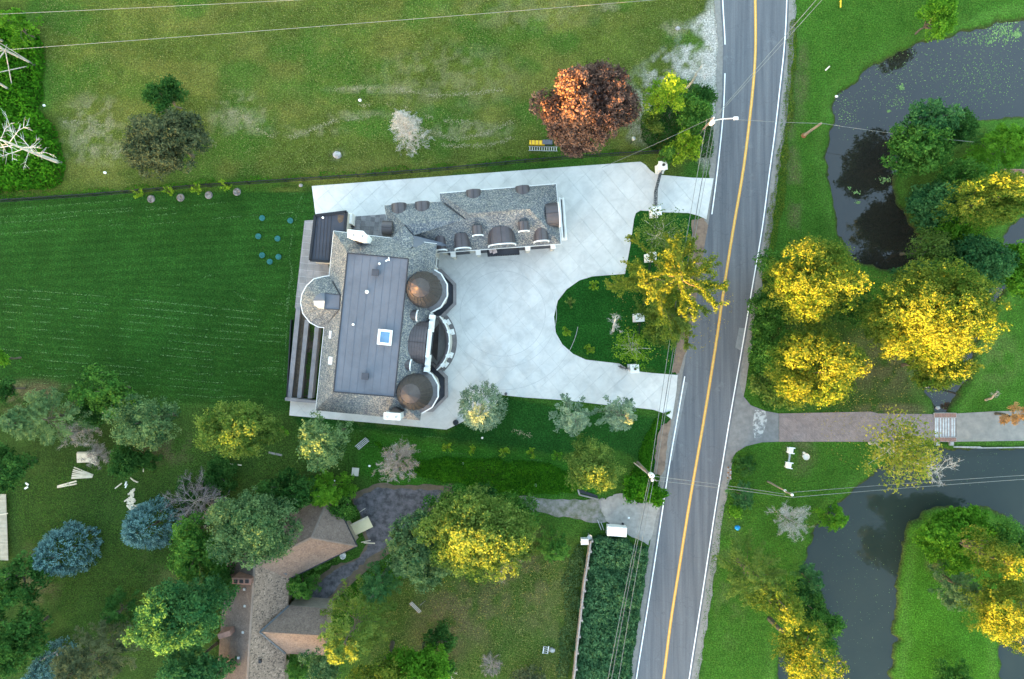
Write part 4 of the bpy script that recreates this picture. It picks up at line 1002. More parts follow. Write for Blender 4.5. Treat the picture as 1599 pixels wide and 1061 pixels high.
        o = leaf_mesh('crown', c_, nr, rg.uniform(.7, 1.2, len(c_)) * .13, tt, mat, t, aspect=.4, tang=ax, rs=sd)
    elif kind == 'star':    # long bare-ended limbs with tufts all along
        pts = []; tin = []; nb = int(29 * dens)
        for i in range(nb):
            A = 2 * math.pi * (i + rg.random()) / nb * 1.0 + rg.normal() * .1; tz = .30 + .68 * ((i * .618) % 1.0); z0 = h * tz
            L = (1.12 - tz * .66) * rg.uniform(.65, 1.2) * 1.35; m = int(56 * L + 12)
            s = np.linspace(.06, 1, m); bend = rg.normal() * .45
            ang = A + bend * s; x = s * L * rx * np.cos(ang); y = s * L * ryy * np.sin(ang); z = z0 + s * L * rx * .12 - (s * L) ** 2 * .4
            px_ = np.stack([base.x + x, base.y + y, z], 1)
            limbs.append(((base.x, base.y, z0), tuple(px_[m // 2]), .07)); 
            limbs.append((tuple(px_[m // 2]), tuple(px_[-1]), .04))
            for q in range(5):   # side twigs
                j = rg.integers(m // 4, m - 3); sl = rg.uniform(.5, 1.5); an = ang[j] + rg.choice([-.7, .7]); n2 = int(8 * sl + 3); tt_ = np.linspace(0, 1, n2)[:, None]
                px_ = np.concatenate([px_, px_[j] + tt_ * sl * np.array([math.cos(an), math.sin(an), .1])])
            pts.append(px_); tin.append(np.full(len(px_), rg.uniform(.3, .8)))
        cw = np.concatenate(pts); per = 7; tn = np.repeat(np.concatenate(tin), per)
        c_ = np.repeat(cw, per, 0) + rg.normal(size=(len(cw) * per, 3)) * .13
        nr = rg.normal(size=c_.shape) * .8 + [0, 0, .4]
        o = leaf_mesh('crown', c_, nr, rg.uniform(.7, 1.2, len(c_)) * .13, tn + rg.normal(size=len(c_)) * .15, mat, t, aspect=.5, rs=sd)
    elif kind == 'sparse':  # visible limbs with scattered leaf clusters
        K = int(85 * dens); d = unit(rg.normal(size=(K, 3))); d[:, 2] = np.abs(d[:, 2]) * .8; q = d * rg.uniform(.35, 1.0, (K, 1)); cw = place(q)
        limbs = [((base.x, base.y, h * rg.uniform(.3, .7)), tuple(w_), .045 + .01 * rg.random()) for w_ in cw[:40]]
        per = 22; c_ = np.repeat(cw, per, 0) + rg.normal(size=(K * per, 3)) * .32 * max(.7, min(1.5, rx / 3)); nr = rg.normal(size=c_.shape) * .7 + [0, 0, .6]
        o = leaf_mesh('crown', c_, nr, rg.uniform(.7, 1.2, len(c_)) * ls, np.repeat(rg.uniform(.1, .9, K), per) + rg.normal(size=len(c_)) * .12, mat, t, rs=sd)
    trunk_mesh(base + Vector((0, 0, -.05)), (base.x, base.y, h * .82), .04 + .013 * h, limbs, rg, bark, t)
    return t
def bare(px, py, h, spread, label, mat='bark_dead', name='dead_tree', cat='tree', n1=14, seed_=None, lean=(0, 0), twig='deadtw', twn=900, low=.1, tw=.05, trunk=None, radial=True, group=None, cone=True, droop=0.1):
    sd = seed_ or seed(); rg = np.random.default_rng(sd); base = P(px, py)
    t = thing(name, label, cat, base, group); mb = MB(); top = Vector((base.x + lean[0], base.y + lean[1], h))
    mb.tube([base + Vector((0, 0, -.1)), base.lerp(top, .35) + Vector((rg.normal() * .1, rg.normal() * .1, 0)), base.lerp(top, .7), top], [trunk or .03 * h ** .7 + .05, .024 * h ** .7 + .03, .03 + .008 * h, .02], 6)
    tips = []; tm = MB()
    for i in range(n1):
        u = low + (1 - low) * (i + rg.random()) / n1; s = base.lerp(top, u); A = i * 2.4 + rg.normal() * .4
        L = spread * ((1 - u) ** .7 * 1.0 + .12 if cone else rg.uniform(.6, 1.1)) * rg.uniform(.75, 1.1)
        dirv = Vector((math.cos(A), math.sin(A), rg.uniform(.1, .5) if not cone else rg.uniform(-.05, .25)))
        e = s + dirv * L; m = s.lerp(e, .5) + Vector((rg.normal(), rg.normal(), rg.normal() - droop)) * .07 * L
        r = max(.02, .05 * (L / 3)) * (.45 if n1 > 24 else 1); tm.tube([s, m, e], [r, r * .6, .012], 4, cap=False)
        for j in range(7):
            v = rg.uniform(.2, .95); p = s.lerp(m, v * 2) if v < .5 else m.lerp(e, v * 2 - 1); an = A + rg.choice([-1, 1]) * rg.uniform(.4, 1.0); l2 = L * rg.uniform(.2, .45) * (1.1 - v * .5)
            q = p + Vector((math.cos(an), math.sin(an), rg.uniform(-.2, .35))) * l2; tm.tube([p, q], [r * .45 + .008, .008], 3, cap=False); tips.append((p, q))
    obj('trunk', mb, M[mat], t); obj('branches', tm, M[mat], t)
    if twn:
        c_ = []; tg = []
        for i in range(twn):
            p, q = tips[rg.integers(len(tips))]; v = rg.random(); c0 = p.lerp(q, v); c_.append(tuple(c0 + Vector(rg.normal(size=3) * .12))); dd = (q - p).normalized() + Vector(rg.normal(size=3) * .7); tg.append(tuple(dd))
        c_ = np.array(c_); leaf_mesh('twigs', c_, rg.normal(size=c_.shape), rg.uniform(.12, .32, len(c_)), rg.random(len(c_)), twig, t, kind='stuff', aspect=tw, tang=np.array(tg), rs=sd)
    return t
def cover(name, poly, n, hgt, mat, label, cat='plants', size=.16, clump=.4, seedn=1, aspect=.5, up=.5, hmin=0.0, blade=False, hnoise=True):
    rg = np.random.default_rng(seedn); pw = wp(poly); xs_ = [p[0] for p in pw]; ys_ = [p[1] for p in pw]
    x = rg.uniform(min(xs_), max(xs_), n * 3); y = rg.uniform(min(ys_), max(ys_), n * 3)
    wob = (fbm(x, y, .7, seedn + 5, 3) - .5) * 1.2; d = sdist(x, y, pw) + wob; k = d < 0; x, y, d = x[k][:n], y[k][:n], d[k][:n]
    nz = fbm(x, y, .55, seedn, 3); nz2 = fbm(x, y, 1.6, seedn + 9, 2)
    z = hmin + hgt * (.25 + .9 * nz if hnoise else 1) * rg.uniform(.3, 1, len(x)) * np.clip(-d / .4, .25, 1)
    if clump: x = x + rg.normal(size=len(x)) * .05
    c_ = np.stack([x, y, z + .02], 1); nr = rg.normal(size=c_.shape) * .6 + [0, 0, up]
    o = leaf_mesh(name, c_, nr, rg.uniform(.6, 1.25, len(x)) * size, .15 + .8 * nz2 * (z / max(hgt, .01)) + rg.normal(size=len(x)) * .16 + .1, mat, None, aspect=aspect, rs=seedn)
    o['kind'] = 'stuff'; o['label'] = label; o['category'] = cat
    return o
def strewn(name, lines, per_m, mat, label, size=.07, spread=.05, gap=.35, seedn=3, z=.03):
    rg = np.random.default_rng(seedn); cs = []
    for ln in lines:
        for a, b_ in zip(ln[:-1], ln[1:]):
            A, B_ = P(*a), P(*b_); L = (B_ - A).length; n = int(L * per_m); t = rg.random(n)
            w = fbm(np.full(n, A.x) + t * L, np.full(n, A.y), .5, seedn, 3); t = t[w > gap]
            q = np.outer(1 - t, np.array(A)) + np.outer(t, np.array(B_)); q[:, :2] += rg.normal(size=(len(t), 2)) * spread; q[:, 2] = z; cs.append(q)
    c_ = np.concatenate(cs); nr = rg.normal(size=c_.shape) * .25 + [0, 0, 1]
    o = leaf_mesh(name, c_, nr, rg.uniform(.5, 1.3, len(c_)) * size, rg.random(len(c_)), mat, None, aspect=.45, rs=seedn); tag(o, label, 'grass', kind='stuff'); return o
# ------------------------------------------------------------------ small built things
# black estate fence along the north lawn
def fence_run(label, pts, step, h=1.5, pickets=True, cat='fence', mat='black', post=.09):
    t = thing('estate_fence', label, cat, P(*pts[0]))
    L = [P(*p) for p in pts]; seg = []
    for a, b_ in zip(L[:-1], L[1:]):
        n = max(1, round((b_ - a).length / step)); seg += [a.lerp(b_, k / n) for k in range(n)]
    seg.append(L[-1]); base = None
    for p in seg:
        obj('post', MB().box((p.x, p.y, h / 2 + .05), (post, post, h + .1)).box((p.x, p.y, h + .12), (post * 1.4, post * 1.4, .06)), M[mat], t)
    pk = MB()
    for a, b_ in zip(seg[:-1], seg[1:]):
        r = MB()
        for z in (.18, h * .82, h * .97): r.beam((a.x, a.y, z), (b_.x, b_.y, z), .05, .05)
        obj('rail', r, M[mat], t)
        m = max(2, int((b_ - a).length / .16))
        for k in range(1, m): q = a.lerp(b_, k / m); pk.beam((q.x, q.y, .1), (q.x, q.y, h), .028, .028)
    o = obj('pickets', pk, M[mat], t); o['kind'] = 'stuff'
    return t
fence_run('long black metal picket fence between the dry meadow and the mown rear lawn', [(-90,322),(0,316.5),(150,306.5),(300,294),(420,286),(560,277),(700,266),(820,254),(935,245),(1026,240)], 2.15)
fence_run('black metal fence between white pillars in the island lawn beside the road', [(1023,335),(1014,398)], 2.0)
fence_run('black metal fence running behind the golden tree down to the lower white pillars', [(1014,405),(1001,492)], 2.0)
fence_run('short black fence on the island lawn between the two lowest white pillars', [(997,501),(991,568)], 2.0)
def pillar(px, py, label, s=1.05, h=2.3, lamp=True):
    p = P(px, py); t = thing('gate_pillar', label, 'pillar', p)
    obj('shaft', MB().box((p.x, p.y, h / 2), (s * .8, s * .8, h), .06), M['white'], t)
    obj('plinth', MB().box((p.x, p.y, .2), (s * .95, s * .95, .4), .06), M['white'], t)
    obj('coping', MB().box((p.x, p.y, h + .07), (s, s, .14), .06), M['white'], t)
    if lamp:
        l = obj('lantern', MB().lathe((p.x, p.y, h + .14), [(.10, 0), (.14, .05), (.14, .32), (.19, .34), (.02, .5), (.001, .5)], 6), M['black'], t)
    return t
pillar(1029,266,'white pillar at the upper end of the open driveway gate'); pillar(1020,335,'white pillar at the lower end of the open driveway gate')
pillar(1012,404,'white pillar half hidden under the golden tree by the road'); pillar(994,497,'white pillar just below the golden tree on the island lawn', lamp=False); pillar(986,575,'white pillar at the mouth of the lower driveway beside the pale dead trunk')
def gate(a, b_, label, h=2.0):
    A, B_ = P(*a), P(*b_); t = thing('driveway_gate', label, 'gate', A); n = 14
    mb = MB(); mid = (A + B_) / 2 + Vector((-.25, 0, 0))
    for s, e in ((A, mid), (mid, B_)):
        f = MB()
        for z in (.12, h * .5, h): f.beam((s.x, s.y, z + .05), (e.x, e.y, z + .05), .07, .07)
        for k in (0, 1): q = s.lerp(e, k); f.beam((q.x, q.y, .1), (q.x, q.y, h + .05), .08, .08)
        lf = obj('gate_leaf', f, M['black'], t)
        for k in range(1, 10):
            q = s.lerp(e, k / 10); obj('bar', MB().beam((q.x, q.y, .12), (q.x, q.y, h + .05 + .15 * math.sin(k / 10 * math.pi)), .04, .04), M['black'], lf)
        for k in (2, 5, 8): q = s.lerp(e, k / 10); obj('scroll', MB().tube([(q.x + .04 * math.cos(w_), q.y + .22 * math.cos(w_), h * .72 + .25 * math.sin(w_)) for w_ in [i * .7 for i in range(10)]], .02, 4), M['black'], lf)
    return t
gate((1028.5,273), (1020.5,329), 'black wrought iron driveway gate between the two white pillars')
gate((985,577), (965,572), 'single open black gate leaf by the lower driveway pillar', 1.6)
# weathered board fence by the vine field
t = thing('board_fence', 'weathered grey board fence running down the left side of the vine field', 'fence', P(910, 950))
fp = [(920,839),(918,855),(914,880),(911,898),(909,915),(906,940),(904,960),(901,985),(898,1010),(896,1035),(893,1061),(886,1110)]
for a, b_ in zip(fp[:-1], fp[1:]):
    A, B_ = P(*a), P(*b_); n = max(1, int((B_ - A).length / .62)); rz = math.atan2(B_.y - A.y, B_.x - A.x)
    for k in range(n):
        q = A.lerp(B_, (k + .5) / n); obj('board', MB().box((q.x, q.y, .95), ((B_ - A).length / n - .02, .07, 1.8), rz), M['grey_board'], t)
    obj('top_rail', MB().beam((A.x, A.y, 1.9), (B_.x, B_.y, 1.9), .2, .07), M['grey_board'], t)
    obj('post', MB().box((A.x + .18, A.y, .95), (.22, .22, 2.05), rz), M['grey_board'], t)
# poles, lamps, wires
def upole(px, py, h, label, arm=None, trans=False, r=.16, name='utility_pole', cat='pole', mat='pole'):
    p = P(px, py); t = thing(name, label, cat, p)
    obj('shaft', MB().tube([p + Vector((0, 0, -.1)), p + Vector((0, 0, h))], [r, r * .6], 8), M[mat], t)
    return t, p
t, p = upole(1081, 221, 9.3, 'wooden utility pole with a street lamp on a long arm over the road edge', name='street_lamp', cat='street lamp')
obj('lamp_arm', MB().tube([p + Vector((0, 0, 8.2)), p + Vector((1.2, .1, 8.6)), p + Vector((2.5, .15, 8.7))], .05, 6), M['white'], t)
obj('lamp_head', MB().box((p.x + 2.7, p.y + .15, 8.65), (.5, .34, .14)), M['white'], t)
obj('transformer', MB().lathe((p.x, p.y - .35, 8.2), [(.001, 0), (.24, 0), (.26, .8), (.22, .95), (.001, 1.0)], 12), M['white'], t)
obj('insulator', MB().lathe((p.x, p.y, 9.25), [(.08, 0), (.1, .15), (.001, .2)], 8), M['white'], t)
t, p = upole(995.5, 722, 8.8, 'utility pole with a white transformer at the corner of the gravel drive')
obj('transformer', MB().lathe((p.x + .1, p.y - .05, 7.7), [(.001, 0), (.28, 0), (.30, .9), (.25, 1.05), (.001, 1.1)], 12), M['white'], t)
obj('crossarm', MB().beam(p + Vector((-1.7, 1.2, 7.2)), p + Vector((.9, -.9, 7.2)), .12, .14), M['pole'], t)
obj('insulator', MB().lathe((p.x + .35, p.y - .75, 7.3), [(.14, 0), (.16, .3), (.001, .4)], 8), M['white'], t)
t, p = upole(1255, 212, 5.0, 'bare leaning utility pole on the grass bank between road and upper pond', r=.2)
obj('pole_base', MB().lathe((p.x, p.y, 0), [(.34, 0), (.26, .3), (.22, .4)], 8), M['rust'], t)
t, p = upole(1199, 752, 7.6, 'thin pole with two white insulators on the grass left of the lower pond', r=.13)
for dz, dx in ((5.3, 0.05), (7.5, 0)): obj('insulator', MB().lathe((p.x + dx, p.y, dz), [(.12, 0), (.17, .12), (.12, .3), (.001, .34)], 8), M['white'], t)
def wire(label, a, ha, b_, hb, r=.03, mat='wire', sag=.4, dash=False, name='overhead_wire'):
    A, B_ = P(*a, ha), P(*b_, hb); n = 14; pts = []
    for i in range(n + 1):
        q = A.lerp(B_, i / n); q.z -= sag * math.sin(math.pi * i / n); pts.append(q)
    o = obj(name, MB().tube(pts, r, 4), M[mat]); tag(o, label, 'wire'); return o
wire('uppermost pale power line crossing the top left corner of the meadow', (-250,33), 9, (900,-24), 9, .026)
wire('long pale power line crossing the meadow from the lattice mast to the top edge', (-250,97), 9, (1400,-31), 9, .026)
wire('left one of the cables running beside the road from lamp pole to transformer pole', (1104,186), 8.6, (1015,742), 7.6, .028, 'wire', .9)
wire('thicker grey cable beside the road from lamp pole to transformer pole', (1113,188), 7.4, (1020,746), 7.0, .04, 'wire_d', .7)
wire('nearest to the road of the cables between lamp pole and transformer pole', (1119,186), 8.3, (1024,742), 7.8, .025, 'wire', .9)
wire('cable over the left part of the vine field from the transformer pole', (1014,745), 7.4, (940,1110), 8.5, .028, 'wire', .5)
wire('middle cable over the vine field from the transformer pole', (1016,748), 7.0, (946,1110), 8.0, .04, 'wire_d', .5)
wire('right cable over the vine field nearest the road', (1021,748), 7.4, (958,1110), 8.4, .025, 'wire', .5)
wire('pale wire crossing the road diagonally from the lamp pole to the top edge', (1116,183), 9.2, (1285,-12), 9.5, .03)
wire('second pale wire slanting up across the road towards the top edge', (1120,181), 9.3, (1300,-18), 9.5, .025)
wire('thin twisted service wire from the lamp pole across the road to the bare pole', (1116,184), 8.8, (1284,193), 4.9, .024)
wire('twisted service wire over the upper pond from the bare pole to the trees', (1284,193), 4.9, (1520,222), 5.5, .024)
wire('service wire from the lamp pole down across the fence toward the court', (1112,184), 8.8, (940,262), 3.0, .022)
wire('upper of two wires from the transformer pole over the road to the thin pole', (1020,744), 8.0, (1226,772), 5.6, .024)
wire('lower of two wires from the transformer pole over the road to the thin pole', (1017,750), 7.4, (1237,777), 7.6, .024)
wire('upper of two wires over the lower pond', (1226,770), 5.6, (1700,736), 7, .024)
wire('lower of two wires over the lower pond', (1237,777), 7.6, (1700,742), 7, .024)
# lattice mast at the left edge
t = thing('lattice_mast', 'rusty steel lattice power mast standing in the weeds at the left edge', 'pylon', P(16, 106)); c = P(16, 106)
rot = R_(-38)
def corner(k, z):
    s = 2.3 * (1 - z / 26) + .5; a = rot + math.pi / 4 + k * math.pi / 2; return Vector((c.x + s * 1.1 * math.cos(a), c.y + s * 1.1 * math.sin(a), z))
M['mast'] = simple('mast_steel', (0.42, 0.40, 0.36), (0.30, 0.27, 0.23), scale=2, rough=.6)
for k in range(4): obj('leg', MB().beam(corner(k, 0), corner(k, 20), .2, .2), M['mast'], t)
zz = [0, 4.5, 8.5, 12, 15, 17.5, 20]
for z0, z1 in zip(zz[:-1], zz[1:]):
    for k in range(4):
        j = (k + 1) % 4; mb = MB(); mb.beam(corner(k, z1), corner(j, z1), .10, .10); mb.beam(corner(k, z0), corner(j, z1), .08, .08); mb.beam(corner(j, z0), corner(k, z1), .08, .08); obj('bracing', mb, M['mast'], t)
obj('crossarm', MB().beam((c.x, c.y - 4, 17), (c.x, c.y + 5, 17), .2, .2).beam((c.x, c.y - 4, 17), (c.x, c.y, 19), .1, .1).beam((c.x, c.y + 5, 17), (c.x, c.y, 19), .1, .1), M['mast'], t)
# turquoise discs on the lawn
DL = [((409.5,341), 'topmost left turquoise disc on the rear lawn'), ((453.5,345), 'turquoise disc nearest the patio, on the rear lawn'), ((403.5,369.5), 'leftmost of the turquoise discs on the rear lawn'), ((433.5,373), 'turquoise disc alone in the middle of the lawn group'),
      ((409.5,399), 'left disc of the lowest three turquoise discs'), ((421.5,409), 'lowest of the turquoise discs on the rear lawn'), ((435,401.5), 'right disc of the lowest three turquoise discs')]
for i, ((x, y), l) in enumerate(DL):
    p = P(x, y); d0 = obj('lawn_disc', MB().lathe((0, 0, 0), [(.36, 0), (.36, .1), (.33, .14), (.12, .16), (.001, .17)], 14), M['cyan']); d0.location = p
    tag(d0, l, 'lawn cover', 'turquoise round covers on the rear lawn')
    for k in range(6):
        a = k * math.pi / 3; obj('spoke', MB().box((p.x + .2 * math.cos(a), p.y + .2 * math.sin(a), .17), (.3, .05, .05), a), M['cyan'], d0)
# white scattered litter / boards lower left
def plank(px, py, L, w, ang, label, h=.06, z=0.0, mat='lumber', name='plank', cat='plank'):
    p = P(px, py); o = obj(name, MB().box((0, 0, h / 2 + z), (L, w, h)), M[mat]); o.location = p; o.rotation_euler = (0, 0, R_(ang)); tag(o, label, cat); return o
t = thing('lumber_stack', 'fanned pile of pale boards on the lower left lawn', 'lumber pile', P(130, 741))
for i, (a, dy) in enumerate(((-22, 0), (-16, 1), (-12, 1.5), (-7, 2.2), (-3, 2.8), (1, 3.6), (3, 4.4))):
    tip = P(146, 742 + i * .5); d = Vector((-math.cos(R_(a)), -math.sin(R_(a)), 0)); cc = tip + d * 1.3
    obj('board', MB().box((cc.x, cc.y, .05 + i * .035), (2.6, .15, .03), R_(a)), M['lumber'], t)
t = thing('plywood_stack', 'stack of pale plywood sheets under the edge of the trees', 'plywood', P(136, 713)); p = P(136, 713)
for i in range(5): obj('sheet', MB().box((p.x + .03 * i, p.y - .03 * i, .05 + i * .07), (2.4, 1.15, .06), .01 * i), M['lumber'], t)
plank(146, 724, 1.1, .13, -20, 'short pale board just below the plywood stack')
t = thing('board_pair', 'two long pale boards lying side by side on the lower left lawn', 'planks', P(105, 757)); p = P(105, 757)
for k in (-.12, .12): obj('board', MB().box((p.x, p.y + k, .04), (2.5, .18, .06), R_(13 + 20 * k)), M['lumber'], t)
plank(185, 759, 1.1, .14, 38, 'slanting pale board between the board pile and the wood scraps'); plank(224, 731, 1.0, .1, 90, 'upright thin pale board beside the green bush')
plank(363, 725, 2.3, .13, -7, 'long thin white board on the grass above the bare brush')
plank(430, 709, 1.7, .24, -12, 'grey plank left of the yellow tipped round tree', mat='grey_board')
t = thing('scrap_boards', 'small bundle of short white boards by the green bush', 'planks', P(211, 751))
for i in range(4): p = P(209 + i * 1.4, 750 + i * .6); obj('board', MB().box((p.x, p.y, .05 + i * .04), (1.0 - .12 * i, .13, .04), R_(-35 + 6 * i)), M['lumber'], t)
t = thing('short_scraps', 'two tiny white board scraps in the middle lawn', 'scraps', P(197, 757))
for i in range(2): p = P(196.5 + i * .8, 755 + i * 4); obj('scrap', MB().box((p.x, p.y, .04), (.55, .15, .06), R_(65)), M['white'], t)
t = thing('wood_scrap_heap', 'scattered heap of pale wood scraps beside the right blue spruce', 'scrap heap', P(206, 784)); rg = np.random.default_rng(4)
for i in range(46):
    y = rg.uniform(765, 797); p = P(206 + rg.normal() * (2.6 if y < 778 else 4.5), y); obj('scrap', MB().box((p.x, p.y, .06 + .1 * rg.random()), (rg.uniform(.2, .6), rg.uniform(.1, .28), .05), rg.uniform(0, 3)), M['lumber'], t)
t = thing('white_bits', 'two small white scraps on the left part of the lower lawn', 'scraps', P(42, 757))
for x, y, a in ((42.5, 756, -30), (41.5, 762, 30)): p = P(x, y); obj('scrap', MB().box((p.x, p.y, .06), (.45, .2, .08), R_(a)), M['white'], t)
M['walk'] = simple('walk_board', (0.36, 0.33, 0.26), (0.28, 0.26, 0.20), scale=2, rnd=.1)
t = thing('raised_walkway', 'pale board walkway along the left edge of the picture', 'walkway', P(2, 830))
for i in range(44):
    y = 773 + i * 2.35; p = P(3.2 + (y - 773) * .035, y, .4); obj('board', MB().box((p.x, p.y, .4), (1.0, .17, .06), -.03), M['walk'], t)
for y in (780, 830, 870): p = P(2.5, y); obj('leg', MB().box((p.x - .3, p.y, .18), (.12, .12, .36)).box((p.x + .3, p.y, .18), (.12, .12, .36)), M['grey_board'], t)
plank(8, 802, 1.4, .12, 10, 'thin board lying across the pale walkway', z=.45)
# trestle near lower-left tree
t = thing('swing_frame', 'grey timber frame half hidden by the pale tree at the lower left', 'frame', P(70, 1030))
for a, b_ in (((58, 1035), (88, 1018)), ((58, 1035), (56, 1045)), ((88, 1018), (92, 1030))): obj('beam', MB().beam(P(*a, 1.8), P(*b_, 1.8), .14, .14), M['grey_board'], t)
for q in ((58, 1035), (88, 1018)): p = P(*q, 1.8); obj('leg', MB().beam((p.x, p.y, 0), (p.x, p.y, 1.8), .12, .12), M['grey_board'], t)
# yellow crate stack and ladder under the beech
t = thing('yellow_crate', 'yellow and grey crate of building materials under the beech', 'crate', P(846, 226)); p = P(846, 225)
obj('box', MB().box((p.x - .6, p.y + .05, .25), (1.9, .5, .5), -.03), M['yellow'], t); obj('tarp', MB().box((p.x + .7, p.y + .1, .28), (1.2, .55, .56), .02), M['deck'], t)
for k in range(4): obj('slat', MB().box((p.x - 1.3 + k * .45, p.y + .05, .52), (.09, .52, .03), -.03), M['rust'], t)
t = thing('ladder', 'aluminium ladder lying in the grass in front of the yellow crate', 'ladder', P(848, 233)); p = P(848, 233)
for k in (-.25, .25): obj('stile', MB().box((p.x, p.y + k, .12), (3.6, .07, .08), -.02), M['steel'], t)
for k in range(12): obj('rung', MB().box((p.x - 1.65 + k * .3, p.y, .12), (.06, .46, .05), 0), M['white'], t)
t = thing('yard_lamp', 'small black yard lamp on a post right of the beech', 'lamp', P(985, 222)); p = P(985, 224)
obj('post', MB().tube([p, p + Vector((0, 0, 1.9))], .06, 6), M['black'], t); obj('head', MB().lathe(p + Vector((0, 0, 1.8)), [(.2, 0), (.26, .25), (.1, .4), (.001, .42)], 8), M['steel'], t)
# mushrooms of rock
def rock(px, py, r, label, mat='rock', z=.5, name='rock', cat='rock'):
    p = P(px, py); rg = np.random.default_rng(int(px * 7 + py)); bm = bmesh.new(); bmesh.ops.create_icosphere(bm, subdivisions=2, radius=1)
    for v in bm.verts: v.co = v.co * (1 + rg.normal() * .09); v.co.x *= r; v.co.y *= r * .85; v.co.z *= r * z
    me = bpy.data.meshes.new(name); bm.to_mesh(me); bm.free(); me.materials.append(M[mat]); o = bpy.data.objects.new(name, me); COL.objects.link(o); o.location = p + Vector((0, 0, r * z * .4)); tag(o, label, cat); return o
rock(527, 243, .55, 'pale grey boulder in the meadow left of the bare conifer'); rock(1464, 637, .28, 'round pale stone at the upper side of the bridge')
rock(1447, 604, .22, 'pale stone at the left rim of the channel below the huge golden tree'); rock(1456, 602, .22, 'second pale stone just right of the first at the channel rim')
rock(1058, 45, .3, 'grey stone in the bare soil patch left of the road'); rock(562, 157, .2, 'small white stone in the middle of the meadow', 'white'); rock(1306, 151, .2, 'small white stone on the left rim of the upper pond', 'white')
rock(836, 758, .28, 'white paper scrap in the weeds above the gravel drive', 'white', .2, 'paper_scrap', 'litter'); rock(982, 809, .14, 'white speck on the pale gravel apron', 'white', .3, 'litter', 'litter'); rock(723, 724, .15, 'tiny white scrap in the weeds below the saplings', 'white', .3, 'litter', 'litter')
rock(164, 270, .2, 'white scrap in the grass below the large dark tree', 'white', .3, 'litter', 'litter'); rock(470, 290, .25, 'pale stone beside the top left corner of the court', z=.6); rock(69, 165, .18, 'white bag among the weeds near the mast', 'white', .5, 'bag', 'litter'); rock(753, 684, .15, 'white ball below the silvery yellow tipped tree', 'white', 1, 'ball', 'ball')
rock(522, 751, .14, 'white speck on the grass left of the manhole', 'white', .4, 'litter', 'litter'); rock(577, 728, .16, 'white stone above and right of the manhole', 'white', .4, 'litter', 'litter')
# manhole slab
p = P(555, 737); o = obj('manhole_cover', MB().box((0, 0, .07), (.85, 1.0, .14), -.1).box((0, 0, .16), (.4, .4, .05), -.1), M['stone']); o.location = p; tag(o, 'square grey concrete slab in the grass above the old drive', 'slab')
# grey bench
t = thing('lawn_bench', 'blue grey slatted bench lying on the grass below the mansion', 'bench', P(567, 692)); p = P(567, 692)
for k in range(4):
    obj('slat', MB().box((p.x + (k - 1.5) * .12, p.y - (k - 1.5) * .14, .45 + (k == 0) * .3), (1.7, .11, .04), R_(40)), M['steel'], t)
for s in (-.6, .6): q = Vector((p.x + s * math.cos(R_(40)), p.y + s * math.sin(R_(40)), 0)); obj('leg', MB().box((q.x, q.y, .21), (.08, .5, .42), R_(40)), M['black'], t)
# dark umbrella ball planter by court corner
p = P(712, 659.5); o = obj('round_planter', MB().lathe((0, 0, 0), [(.25, 0), (.36, .3), (.36, .55), (.30, .55), (.28, .45), (.001, .45)], 14), M['black']); o.location = p; tag(o, 'round black planter at the lower corner of the court', 'planter')
p = P(790, 615); o = obj('purple_marker', MB().lathe((0, 0, 0), [(.18, 0), (.2, .3), (.06, .42), (.001, .44)], 8), M['slate']); o.location = p; tag(o, 'small violet grey bollard on the court edge above the lawn', 'bollard')
# white lawn chairs, bird bath
def chair(px, py, rz, label):
    p = P(px, py); t = thing('lawn_chair', label, 'chair', p, 'white garden chairs')
    obj('seat', MB().box((p.x, p.y, .42), (.75, .68, .06), rz), M['white'], t)
    ca, sa = math.cos(rz), math.sin(rz)
    obj('backrest', MB().box((p.x - .38 * ca, p.y - .38 * sa, .72), (.09, .68, .6), rz), M['white'], t)
    for s in (-.34, .34): obj('armrest', MB().box((p.x - s * sa + .1 * ca, p.y + s * ca + .1 * sa, .62), (.8, .11, .05), rz), M['white'], t)
    for a in (-.3, .3):
        for b_ in (-.28, .28): obj('leg', MB().box((p.x + a * ca - b_ * sa, p.y + a * sa + b_ * ca, .2), (.07, .07, .4), rz), M['white'], t)
chair(1232, 702.5, -.15, 'upper white garden chair on the grass south of the lane'); chair(1229, 725.5, -.2, 'lower white garden chair on the grass south of the lane')
p = P(1231, 714); o = obj('side_table', MB().box((0, 0, .35), (.22, 1.0, .05), -.15).box((0, .3, .17), (.12, .12, .34)).box((0, -.3, .17), (.12, .12, .34)), M['steel']); o.location = p; tag(o, 'narrow grey table between the two white garden chairs', 'table')
p = P(1255, 712); o = obj('bird_bath', MB().lathe((0, 0, 0), [(.22, 0), (.1, .15), (.1, .6), (.42, .75), (.42, .82), (.3, .74), (.001, .72)], 14), M['stone']); o.location = p; tag(o, 'pale round bird bath right of the garden chairs', 'bird bath')
o = obj('garden_figure', MB().lathe((0, 0, 0), [(.14, 0), (.12, .3), (.05, .38), (.09, .46), (.001, .55)], 10), M['white']); o.location = P(1254.5, 707); tag(o, 'tiny white garden figure just above the bird bath', 'figure')
rock(1151, 824, .36, 'bright blue ball in the grass right of the road', 'blue', .9, 'ball', 'ball')
def stick(px, py, L, ang, label, mat='yellow'):
    p = P(px, py); o = obj('marker_stake', MB().box((0, 0, .3), (L, .16, .06), 0).box((L / 2 - .05, 0, .15), (.1, .1, .3), 0), M[mat]); o.location = p; o.rotation_euler = (0, 0, R_(ang)); tag(o, label, 'stake')
stick(1311, 8, .9, 88, 'yellow marker stake near the top edge between road and pond'); stick(1290.5, 108.5, .75, 44, 'pale yellow marker stake on the bank left of the upper pond', 'lumber')
